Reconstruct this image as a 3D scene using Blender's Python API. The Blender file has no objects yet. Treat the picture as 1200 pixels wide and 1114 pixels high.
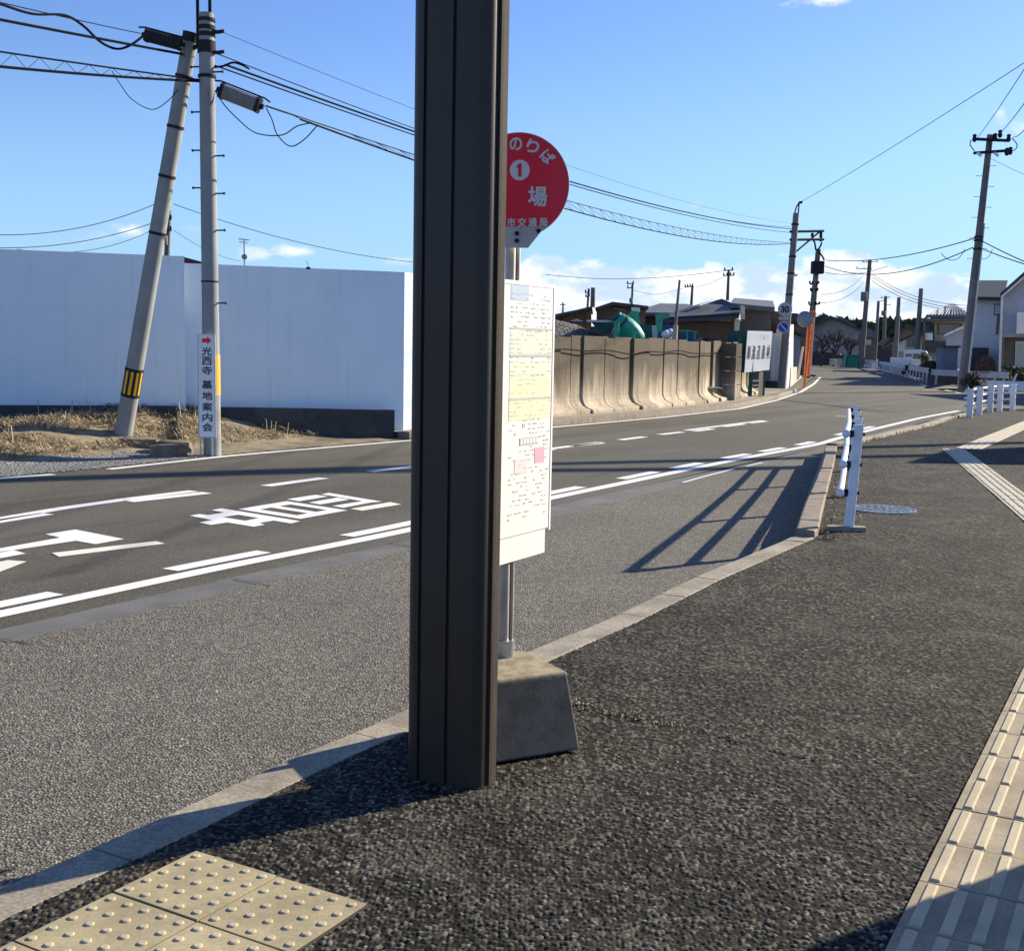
import bpy, math, random
import numpy as np
from mathutils import Vector, Matrix
random.seed(7); np.random.seed(7)
S = bpy.context.scene
COL = S.collection
rad = math.radians

# ---------------------------------------------------------------- camera
F, PIT, ROL, HC = 1400.36, 0.108072, 0.0188502, 1.43653
W_, H_ = 1200., 1114.
_fw = Vector((0, math.cos(PIT), -math.sin(PIT))); _up = Vector((0, math.sin(PIT), math.cos(PIT))); _rt = Vector((1, 0, 0))
_r = math.cos(ROL)*_rt + math.sin(ROL)*_up; _u = -math.sin(ROL)*_rt + math.cos(ROL)*_up
cam = bpy.data.cameras.new('camera'); camo = bpy.data.objects.new('camera', cam); COL.objects.link(camo)
cam.sensor_fit = 'HORIZONTAL'; cam.sensor_width = 36; cam.lens = F/W_*36
cam.clip_start = 0.05; cam.clip_end = 20000
_m = Matrix(((_r.x, _u.x, -_fw.x, 0), (_r.y, _u.y, -_fw.y, 0), (_r.z, _u.z, -_fw.z, HC), (0, 0, 0, 1)))
camo.matrix_world = _m
S.camera = camo

# ---------------------------------------------------------------- world, sun, exposure
SUN_EL = rad(22.8); SDX, SDY = 0.8320, 0.5548          # ground direction TOWARDS the sun
SV = Vector((SDX*math.cos(SUN_EL), SDY*math.cos(SUN_EL), math.sin(SUN_EL)))
w = bpy.data.worlds.new('World'); S.world = w; w.use_nodes = True
nt = w.node_tree; nt.nodes.clear()
def N(t, tp, **k):
    n = t.nodes.new(tp)
    for a, b in k.items(): setattr(n, a, b)
    return n
def MATH(t, op, a, b=None, c=None, clamp=False):
    n = t.nodes.new('ShaderNodeMath'); n.operation = op; n.use_clamp = clamp
    for i, x in enumerate((a, b, c)):
        if x is None: continue
        if isinstance(x, (int, float)): n.inputs[i].default_value = x
        else: t.links.new(x, n.inputs[i])
    return n.outputs[0]
sky = N(nt, 'ShaderNodeTexSky', sky_type='NISHITA', sun_disc=False)
sky.sun_elevation = SUN_EL; sky.sun_rotation = math.atan2(SDX, SDY)
sky.air_density = 1.0; sky.dust_density = 0.35; sky.ozone_density = 1.6; sky.altitude = 20
tc = N(nt, 'ShaderNodeTexCoord')
sx = N(nt, 'ShaderNodeSeparateXYZ'); nt.links.new(tc.outputs['Generated'], sx.inputs[0])
X, Y, Z = sx.outputs
az = MATH(nt, 'ARCTAN2', X, Y)
el = MATH(nt, 'ARCSINE', Z)
cmb = N(nt, 'ShaderNodeCombineXYZ')
nt.links.new(az, cmb.inputs[0]); nt.links.new(MATH(nt, 'MULTIPLY', el, 2.0), cmb.inputs[1])
def noise(t, vec, scale, det=6, rough=.55, dist=0):
    n = t.nodes.new('ShaderNodeTexNoise'); n.inputs['Scale'].default_value = scale; n.inputs['Detail'].default_value = det
    n.inputs['Roughness'].default_value = rough; n.inputs['Distortion'].default_value = dist
    if vec is not None: t.links.new(vec, n.inputs['Vector'])
    return n.outputs['Fac']
def ramp(t, fac, p0, p1, smooth=True):
    n = t.nodes.new('ShaderNodeMapRange'); n.interpolation_type = 'SMOOTHSTEP' if smooth else 'LINEAR'
    n.inputs['From Min'].default_value = p0; n.inputs['From Max'].default_value = p1
    t.links.new(fac, n.inputs['Value']); return n.outputs['Result']
n1 = noise(nt, cmb.outputs[0], 9.0, 9, .58, .25)
n2 = noise(nt, cmb.outputs[0], 30.0, 6, .6)
nn = MATH(nt, 'ADD', MATH(nt, 'MULTIPLY', n1, .75), MATH(nt, 'MULTIPLY', n2, .25))
# cumulus bank low on the horizon, to the right of the road's line of sight
bias = MATH(nt, 'MULTIPLY', MATH(nt, 'SUBTRACT', 0.074, el), 11.0)
azm = MATH(nt, 'ADD', MATH(nt, 'MULTIPLY', ramp(nt, az, -.10, .04), .42), -.42)
azr = MATH(nt, 'MULTIPLY', ramp(nt, az, .30, .43), -.42)
bank = ramp(nt, MATH(nt, 'ADD', MATH(nt, 'ADD', MATH(nt, 'ADD', nn, bias), azm), azr), .50, .585)
dens = bank
def puff(px, py, rx, ry, k):
    d = (_fw + _r*((px-600)/F) - _u*((py-557)/F)).normalized()
    a0 = math.atan2(d.x, d.y); e0 = math.asin(d.z)
    da = MATH(nt, 'DIVIDE', MATH(nt, 'SUBTRACT', az, a0), rx/F); de = MATH(nt, 'DIVIDE', MATH(nt, 'SUBTRACT', el, e0), ry/F)
    q = MATH(nt, 'SQRT', MATH(nt, 'ADD', MATH(nt, 'MULTIPLY', da, da), MATH(nt, 'MULTIPLY', de, de)))
    v = MATH(nt, 'ADD', MATH(nt, 'SUBTRACT', 1.0, q), MATH(nt, 'MULTIPLY', MATH(nt, 'SUBTRACT', n2, .5), 2.4))
    return MATH(nt, 'MULTIPLY', ramp(nt, v, .15, .95), k)
for a in ((150, 270, 26, 15, .85), (112, 280, 36, 12, .35), (345, 294, 34, 11, .8), (298, 298, 26, 11, .6), (232, 268, 26, 8, .35), (470, 306, 40, 9, .5), (813, 240, 20, 8, .5), (1172, 136, 9, 11, .55), (965, -4, 55, 14, .75), (1195, 150, 12, 9, .3)):
    dens = MATH(nt, 'MAXIMUM', dens, puff(*a))
shade = ramp(nt, noise(nt, cmb.outputs[0], 14.0, 5, .6), .40, .60)
ccol = N(nt, 'ShaderNodeMix', data_type='RGBA')
nt.links.new(shade, ccol.inputs[0]); ccol.inputs[6].default_value = (5.2, 6.6, 8.4, 1); ccol.inputs[7].default_value = (9.6, 9.7, 9.8, 1)
tint = N(nt, 'ShaderNodeMix', data_type='RGBA', blend_type='MULTIPLY'); tint.inputs[0].default_value = 1
nt.links.new(sky.outputs[0], tint.inputs[6]); tint.inputs[7].default_value = (.80, 1.0, 1.5, 1)
lowsky = N(nt, 'ShaderNodeMix', data_type='RGBA'); lowf = ramp(nt, el, .26, -.02); nt.links.new(MATH(nt, 'MULTIPLY', lowf, .85), lowsky.inputs[0])
nt.links.new(tint.outputs[2], lowsky.inputs[6]); lowsky.inputs[7].default_value = (3.3, 5.9, 8.4, 1)
mixc = N(nt, 'ShaderNodeMix', data_type='RGBA')
nt.links.new(dens, mixc.inputs[0]); nt.links.new(lowsky.outputs[2], mixc.inputs[6]); nt.links.new(ccol.outputs[2], mixc.inputs[7])
bg = N(nt, 'ShaderNodeBackground'); bg.inputs['Strength'].default_value = 0.062
nt.links.new(mixc.outputs[2], bg.inputs['Color'])
wo = N(nt, 'ShaderNodeOutputWorld'); nt.links.new(bg.outputs[0], wo.inputs[0])
sl = bpy.data.lights.new('sun', 'SUN'); sl.energy = 4.8; sl.angle = rad(0.5); sl.color = (1.0, .885, .68)
so = bpy.data.objects.new('sun', sl); COL.objects.link(so); so.rotation_euler = SV.to_track_quat('Z', 'Y').to_euler()
so.location = SV*60
S.view_settings.view_transform = 'Standard'; S.view_settings.look = 'None'; S.view_settings.gamma = 1.0
S.view_settings.exposure = 1.0

# ---------------------------------------------------------------- photo geometry helpers: a pixel of the 1200 px photo -> a point of the place
def ray(px, py): return _fw + _r*((px-600)/F) - _u*((py-557)/F)
def G(px, py, z=0.0):
    d = ray(px, py); t = (z-HC)/d.z; return Vector((d.x*t, d.y*t, z))
REF = [None]; AUTO = [False]       # building planes stand square to their own line of sight from the pavement
def DV(k): return (REF[0].x*k, REF[0].y*k, 0) if REF[0] else (0, k, 0)
def A(px, py, Yd):
    d = ray(px, py); t = 0
    t = (Yd/REF[0].y)/(d.x*REF[0].x+d.y*REF[0].y) if REF[0] else Yd/d.y
    if REF[0]: return V3((d.x*t, d.y*t, HC+d.z*t))
    return Vector((d.x*t, Yd, HC+d.z*t))
def ZH(px, py, Yd): return A(px, py, Yd).z
V3 = Vector
ZUP = V3((0, 0, 1))

# ---------------------------------------------------------------- materials
def newmat(name):
    m = bpy.data.materials.new(name); m.use_nodes = True; t = m.node_tree
    b = t.nodes['Principled BSDF']; return m, t, b
def objco(t, sc=(1, 1, 1)):
    c = t.nodes.new('ShaderNodeTexCoord'); mp = t.nodes.new('ShaderNodeMapping'); mp.inputs['Scale'].default_value = sc
    t.links.new(c.outputs['Object'], mp.inputs[0]); return mp.outputs[0]
def mixcol(t, fac, a, b, mode='MIX'):
    n = t.nodes.new('ShaderNodeMix'); n.data_type = 'RGBA'; n.blend_type = mode
    for i, x in ((0, fac), (6, a), (7, b)):
        if isinstance(x, (int, float)): n.inputs[i].default_value = x
        elif isinstance(x, (tuple, list)): n.inputs[i].default_value = (*x[:3], 1)
        else: t.links.new(x, n.inputs[i])
    return n.outputs[2]
def bump(t, b, h, strength=.5, dist=.003):
    n = t.nodes.new('ShaderNodeBump'); n.inputs['Strength'].default_value = strength; n.inputs['Distance'].default_value = dist
    t.links.new(h, n.inputs['Height']); t.links.new(n.outputs[0], b.inputs['Normal']); return n
def sc(c, k): return tuple(min(1, x*k) for x in c)
def M(name, col, rough=.7, var=.18, scale=6., metal=0., bmp=0., bscale=80., spec=.4, dirt=None, streak=0., fine=0.):
    m, t, b = newmat(name)
    co = objco(t)
    f = ramp(t, noise(t, co, scale, 6, .6), .3, .7)
    c = mixcol(t, f, sc(col, 1-var), sc(col, 1+var))
    if fine:
        ff = ramp(t, noise(t, co, scale*25, 3, .6), .3, .7); c = mixcol(t, ff, mixcol(t, fine, c, (0, 0, 0)), c)
    if streak:
        sf = ramp(t, noise(t, objco(t, (7, 7, .5)), 1.0, 5, .6), .5, .72); sf = MATH(t, 'MULTIPLY', sf, streak)
        c = mixcol(t, sf, c, sc(dirt or (.1, .09, .08), 1))
    elif dirt:
        df = MATH(t, 'MULTIPLY', ramp(t, noise(t, co, scale*1.7, 7, .65), .52, .7), .6); c = mixcol(t, df, c, dirt)
    t.links.new(c, b.inputs['Base Color']); b.inputs['Roughness'].default_value = rough; b.inputs['Metallic'].default_value = metal
    b.inputs['Specular IOR Level'].default_value = spec
    if bmp: bump(t, b, noise(t, co, bscale, 4, .6), bmp, .25/bscale)
    return m
def asphalt(name, dark, light, scale, bstr, patch=.25, rough=.9, warm=None, dist=.006, pscale=.5):
    m, t, b = newmat(name); co = objco(t)
    vo = t.nodes.new('ShaderNodeTexVoronoi'); vo.inputs['Scale'].default_value = scale; vo.inputs['Randomness'].default_value = 1
    t.links.new(co, vo.inputs['Vector'])
    sepc = t.nodes.new('ShaderNodeSeparateColor'); t.links.new(vo.outputs['Color'], sepc.inputs[0])
    f = MATH(t, 'POWER', sepc.outputs[0], 1.8)
    c = mixcol(t, f, dark, light)
    edge = ramp(t, vo.outputs['Distance'], .35, .75)
    c = mixcol(t, MATH(t, 'MULTIPLY', edge, .75), c, sc(dark, .45))
    vs = t.nodes.new('ShaderNodeTexVoronoi'); vs.inputs['Scale'].default_value = scale*.28; t.links.new(co, vs.inputs['Vector'])
    s2 = t.nodes.new('ShaderNodeSeparateColor'); t.links.new(vs.outputs['Color'], s2.inputs[0])
    spk = MATH(t, 'MULTIPLY', MATH(t, 'GREATER_THAN', s2.outputs[1], .95), MATH(t, 'LESS_THAN', vs.outputs['Distance'], .17))
    c = mixcol(t, MATH(t, 'MULTIPLY', spk, .7), c, sc(light, 2.2))
    p = noise(t, co, pscale, 5, .6, .4)
    pf = ramp(t, p, .3, .7)
    c = mixcol(t, pf, mixcol(t, patch, c, (0, 0, 0)), c)
    p2 = ramp(t, noise(t, co, pscale*6, 4, .6), .35, .65)
    c = mixcol(t, p2, mixcol(t, patch*.5, c, warm or (0, 0, 0)), c)
    t.links.new(c, b.inputs['Base Color']); b.inputs['Roughness'].default_value = rough; b.inputs['Specular IOR Level'].default_value = .25
    h = MATH(t, 'ADD', MATH(t, 'MULTIPLY', vo.outputs['Distance'], -1.0), MATH(t, 'MULTIPLY', f, .35))
    bump(t, b, h, bstr, dist)
    return m
def flat(name, col, rough=.6, metal=0., spec=.4):
    m, t, b = newmat(name)
    f = noise(t, objco(t), 9, 4); c = mixcol(t, f, sc(col, .92), sc(col, 1.06))
    t.links.new(c, b.inputs['Base Color']); b.inputs['Roughness'].default_value = rough; b.inputs['Metallic'].default_value = metal
    b.inputs['Specular IOR Level'].default_value = spec; return m

MT = {}
MT['road'] = asphalt('road asphalt', (.073, .066, .050), (.225, .208, .160), 140, .35, .16, .85, dist=.003)
def tracks():
    m = MT['road']; t = m.node_tree; b = t.nodes['Principled BSDF']; old = b.inputs['Base Color'].links[0].from_socket
    c = t.nodes.new('ShaderNodeTexCoord'); mp = t.nodes.new('ShaderNodeMapping'); mp.inputs['Rotation'].default_value = (0, 0, -rad(57.5)); mp.vector_type = 'POINT'; t.links.new(c.outputs['Object'], mp.inputs[0])
    m2 = t.nodes.new('ShaderNodeMapping'); m2.inputs['Scale'].default_value = (.07, .9, 1); t.links.new(mp.outputs[0], m2.inputs[0])
    f = ramp(t, noise(t, m2.outputs[0], 1.0, 4, .55), .42, .62); cc = mixcol(t, MATH(t, 'MULTIPLY', f, .26), old, (.20, .185, .155))
    m3 = t.nodes.new('ShaderNodeMapping'); m3.inputs['Scale'].default_value = (.35, 3.2, 1); t.links.new(mp.outputs[0], m3.inputs[0])
    f2 = ramp(t, noise(t, m3.outputs[0], 1.0, 5, .65), .56, .72); cc = mixcol(t, MATH(t, 'MULTIPLY', f2, .35), cc, (.035, .032, .028))
    t.links.new(cc, b.inputs['Base Color'])
tracks()
MT['bay'] = asphalt('bay asphalt', (.125, .114, .092), (.40, .37, .31), 92, .75, .14, .92, dist=.007)
MT['walk'] = asphalt('sidewalk asphalt', (.028, .026, .022), (.135, .125, .102), 95, .9, .2, .92, dist=.006)
MT['gutter'] = M('gutter concrete', (.145, .143, .132), .85, .18, 2.2, bmp=.2, dirt=(.1, .095, .085), fine=.15)
MT['kerb'] = M('kerb concrete', (.37, .325, .25), .9, .24, 3.2, bmp=.5, bscale=160, dirt=(.15, .125, .09), fine=.4)
MT['kerb_brown'] = M('weathered kerb concrete', (.27, .225, .18), .9, .2, 5, bmp=.5, bscale=160, dirt=(.12, .09, .07), fine=.3)
MT['ground'] = M('bare ground', (.15, .13, .1), .95, .3, .6, bmp=.4, bscale=20, fine=.3)
MT['gravel'] = asphalt('gravel', (.2, .2, .19), (.5, .5, .48), 30, 1.0, .15, .95, dist=.02, pscale=.8)
MT['soil'] = M('dry grass soil', (.30, .245, .16), .95, .35, 3.5, bmp=.8, bscale=22, dirt=(.13, .105, .07), fine=.5)
MT['rock'] = M('rock', (.24, .19, .13), .9, .35, 3, bmp=.8, bscale=12, fine=.3)
def paint(name, col):
    m, t, b = newmat(name); co = objco(t)
    c = mixcol(t, noise(t, co, 3, 5), sc(col, .9), sc(col, 1.04))
    wv = ramp(t, noise(t, co, 45, 6, .75), .66, .78); big = ramp(t, noise(t, co, 1.7, 4, .6), .4, .7)
    c = mixcol(t, MATH(t, 'MULTIPLY', wv, MATH(t, 'MULTIPLY', big, .8)), c, (.13, .125, .115))
    c = mixcol(t, MATH(t, 'MULTIPLY', ramp(t, noise(t, co, 220, 2, .5), .55, .7), .12), c, (.2, .19, .17))
    t.links.new(c, b.inputs['Base Color']); b.inputs['Roughness'].default_value = .75
    bump(t, b, noise(t, co, 180, 3), .3, .003); return m
MT['paint'] = paint('road paint white', (.84, .83, .80)); MT['cream'] = paint('road paint cream', (.80, .76, .64))
MT['tactile'] = M('tactile paving', (.42, .355, .21), .9, .2, 5, bmp=.35, bscale=200, dirt=(.3, .24, .15), fine=.2)
MT['tactile_bar'] = M('tactile paving raised bars', (.50, .43, .29), .9, .12, 5, bmp=.3, bscale=200, fine=.15)
MT['tactile_dirty'] = M('soiled tactile paving', (.36, .30, .205), .9, .2, 4, bmp=.4, bscale=200, dirt=(.25, .2, .13), fine=.25)
MT['tactile_pale'] = M('pale tactile paving', (.56, .51, .42), .85, .1, 5, bmp=.35, bscale=200, dirt=(.3, .26, .2), fine=.2)
MT['joint'] = flat('dark joint', (.05, .045, .04), .95)
MT['bronze'] = M('dark bronze aluminium', (.034, .027, .022), .45, .14, 3, metal=.2, bmp=.12, bscale=420, spec=.4)
MT['bronze_matte'] = M('weathered bronze strip', (.05, .041, .034), .8, .2, 4, bmp=.1, bscale=300, spec=.12, fine=.3)
MT['bronze_gap'] = flat('groove shade black', (.012, .011, .011), .7)
MT['concrete_base'] = M('cast concrete base', (.105, .096, .08), .9, .3, 9, bmp=.22, bscale=110, dirt=(.15, .13, .1), streak=0, fine=.3)
MT['steel'] = M('galvanised steel', (.46, .46, .46), .38, .14, 12, metal=.8)
MT['steel_pole'] = M('weathered sign pole', (.42, .37, .31), .5, .2, 8, metal=.45)
MT['red'] = flat('sign red', (.86, .018, .05), .42)
MT['signgrey'] = flat('sign grey letters', (.72, .72, .73), .5)
MT['plate'] = M('sign back plate', (.45, .47, .48), .5, .1, 10, metal=.3)
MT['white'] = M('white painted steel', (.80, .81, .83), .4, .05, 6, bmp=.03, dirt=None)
MT['whitefence'] = M('white fence enamel', (.74, .77, .82), .38, .06, 9, dirt=(.5, .47, .42), spec=.5)
MT['railgrey'] = M('weathered white guardrail', (.50, .53, .57), .5, .12, 3, dirt=(.3, .28, .25))
MT['paper'] = flat('timetable paper', (.76, .74, .67), .6)
MT['yellowpaper'] = flat('yellow timetable', (.78, .69, .44), .6); MT['greenpaper'] = flat('pale green timetable', (.62, .66, .52), .6)
MT['bluepaper'] = flat('pale blue heading', (.36, .47, .60), .6)
MT['pink'] = flat('pink note', (.74, .36, .47), .6); MT['palepink'] = flat('pale pink note', (.76, .60, .60), .6)
MT['ink'] = flat('printed ink', (.06, .06, .065), .7); MT['greyink'] = flat('grey print', (.46, .44, .41), .7)
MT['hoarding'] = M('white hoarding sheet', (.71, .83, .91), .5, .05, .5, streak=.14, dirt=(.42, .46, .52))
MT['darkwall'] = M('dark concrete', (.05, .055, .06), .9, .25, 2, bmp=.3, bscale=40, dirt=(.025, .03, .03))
def wallmat():
    m, t, b = newmat('weathered retaining concrete'); co = objco(t)
    base = mixcol(t, ramp(t, noise(t, co, 1.2, 5), .3, .7), (.52, .44, .335), (.66, .56, .43))
    z = t.nodes.new('ShaderNodeSeparateXYZ'); t.links.new(co, z.inputs[0])
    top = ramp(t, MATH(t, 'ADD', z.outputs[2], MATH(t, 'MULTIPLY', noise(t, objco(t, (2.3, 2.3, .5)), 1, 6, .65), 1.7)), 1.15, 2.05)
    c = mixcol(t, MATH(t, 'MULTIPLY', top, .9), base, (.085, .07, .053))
    st = ramp(t, noise(t, objco(t, (4, 4, .3)), 1, 6, .65), .48, .66)
    c = mixcol(t, MATH(t, 'MULTIPLY', st, .5), c, (.16, .125, .09))
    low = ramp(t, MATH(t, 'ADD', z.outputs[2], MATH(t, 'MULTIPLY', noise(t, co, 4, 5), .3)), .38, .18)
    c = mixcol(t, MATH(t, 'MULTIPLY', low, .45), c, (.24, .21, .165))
    oi = t.nodes.new('ShaderNodeObjectInfo'); c = mixcol(t, MATH(t, 'MULTIPLY', MATH(t, 'POWER', oi.outputs['Random'], 1.5), .42), c, (.10, .082, .06))
    t.links.new(c, b.inputs['Base Color']); b.inputs['Roughness'].default_value = .95; b.inputs['Specular IOR Level'].default_value = .2
    bump(t, b, noise(t, co, 14, 8, .75), .8, .03); return m
MT['wall'] = wallmat()
MT['pole'] = M('concrete pole', (.265, .275, .275), .85, .1, 3, bmp=.2, bscale=60, streak=.3, dirt=(.22, .21, .2))
MT['pole_dark'] = M('dark concrete pole', (.15, .135, .125), .85, .15, 3, bmp=.2, bscale=60, streak=.4, dirt=(.07, .065, .06))
MT['pole_mid'] = M('grey concrete pole', (.19, .178, .17), .85, .12, 3, bmp=.2, bscale=60, streak=.4, dirt=(.14, .13, .12))
MT['blacksteel'] = M('dark steel fittings', (.028, .028, .032), .8, .2, 10, spec=.12)
MT['cable'] = flat('black cable sheath', (.012, .013, .017), .95, 0, .04)
MT['cable_grey'] = flat('grey stranded wire', (.06, .063, .07), .95, 0, .05)
MT['closure'] = M('grey closure shell', (.17, .17, .165), .6, .15, 8)
MT['orange'] = M('orange paint', (.62, .13, .035), .5, .15, 6); MT['amber'] = flat('amber reflector', (.80, .42, .03), .45)
MT['green'] = M('green machine paint', (.02, .33, .20), .35, .2, 4, spec=.5, dirt=(.06, .14, .1)); MT['darkgreen'] = M('dark green board', (.008, .07, .052), .55, .15, 4)
MT['blue'] = flat('blue sign face', (.02, .06, .42), .4); MT['bluetarp'] = M('blue sheet', (.03, .07, .2), .6, .3, 5)
MT['signwhite'] = flat('signboard white', (.80, .83, .84), .5); MT['cyan'] = flat('faded blue lettering', (.55, .76, .88), .6)
MT['brown'] = M('brown corrugated cladding', (.13, .085, .06), .7, .15, 2, streak=.4, dirt=(.06, .04, .03))
MT['rust'] = M('rusty sheet', (.16, .09, .05), .85, .4, 4, dirt=(.05, .035, .03))
MT['roofdark'] = M('dark roof tiles', (.055, .055, .06), .6, .25, 6, bmp=.3, bscale=14)
MT['roofgrey'] = M('grey roof tiles', (.13, .13, .135), .6, .2, 5, bmp=.3, bscale=14)
MT['roofred'] = M('maroon roof', (.12, .03, .035), .7, .2, 4)
MT['housewhite'] = M('pale siding', (.80, .755, .70), .7, .05, 2); MT['housegrey'] = M('blue grey siding', (.40, .42, .47), .7, .06, 2)
MT['oldgrey'] = M('weathered grey plaster', (.36, .32, .30), .85, .12, .6, dirt=(.25, .22, .2))
MT['housebeige'] = M('beige plaster', (.45, .38, .30), .8, .12, 2, dirt=(.3, .25, .2)); MT['housebrown'] = M('aged timber wall', (.17, .12, .09), .8, .2, 3)
MT['creamwall'] = M('cream panel', (.72, .64, .46), .7, .06, 2); MT['taupe'] = M('taupe corrugated cladding', (.20, .175, .16), .7, .08, 2)
MT['shed'] = M('blue grey shed steel', (.22, .26, .31), .5, .1, 3, streak=.3, dirt=(.12, .13, .15))
MT['darkstone'] = M('dark block wall', (.085, .07, .068), .9, .2, 3, bmp=.3, bscale=20)
def glassm():
    m, t, b = newmat('window glass'); b.inputs['Base Color'].default_value = (.03, .04, .05, 1); b.inputs['Roughness'].default_value = .06; b.inputs['Specular IOR Level'].default_value = .8; return m
MT['glass'] = glassm(); MT['paleglass'] = flat('curtained window glass', (.36, .42, .43), .15, 0, .7)
MT['tyre'] = flat('tyre rubber', (.02, .02, .02), .85); MT['carwhite'] = flat('white car paint', (.78, .79, .80), .22, 0, .6)
MT['bark'] = M('bark', (.07, .055, .045), .9, .3, 6, bmp=.5)
def leafm(name, a, bcol):
    m, t, b = newmat(name); n = t.nodes.new('ShaderNodeObjectInfo')
    c = mixcol(t, ramp(t, noise(t, objco(t), 3.0, 4), .3, .7), a, bcol); t.links.new(c, b.inputs['Base Color']); b.inputs['Roughness'].default_value = .75; return m
MT['leaf'] = leafm('dark evergreen leaf', (.018, .03, .012), (.06, .085, .03)); MT['leafbrown'] = leafm('winter shrub leaf', (.05, .038, .02), (.12, .09, .045))
MT['leafolive'] = leafm('clipped shrub leaf', (.04, .042, .015), (.11, .10, .04))
MT['straw'] = leafm('dry straw', (.30, .22, .115), (.60, .48, .29)); MT['strawdark'] = leafm('matted dead grass', (.12, .09, .05), (.30, .225, .13))
MT['litter'] = leafm('fallen leaves', (.10, .062, .03), (.27, .19, .10)); MT['weed'] = leafm('low weed', (.05, .06, .02), (.30, .25, .10))
MT['greennet'] = M('green mesh cover', (.015, .24, .13), .6, .3, 6); MT['cardboard'] = M('pale board', (.55, .47, .38), .8, .15, 3)
MT['mirrorback'] = flat('mirror back steel', (.23, .27, .30), .4, .2)
MT['signback'] = M('grey sign face', (.42, .44, .46), .5, .05, 6)
MT['manhole'] = M('worn iron', (.33, .34, .35), .38, .25, 22, metal=.75); MT['manhole_dark'] = flat('iron recess', (.03, .03, .032), .7)
MT['aggregate'] = asphalt('crushed stone heap', (.16, .15, .14), (.38, .36, .34), 12, 1.0, .2, .95, dist=.05)

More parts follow.
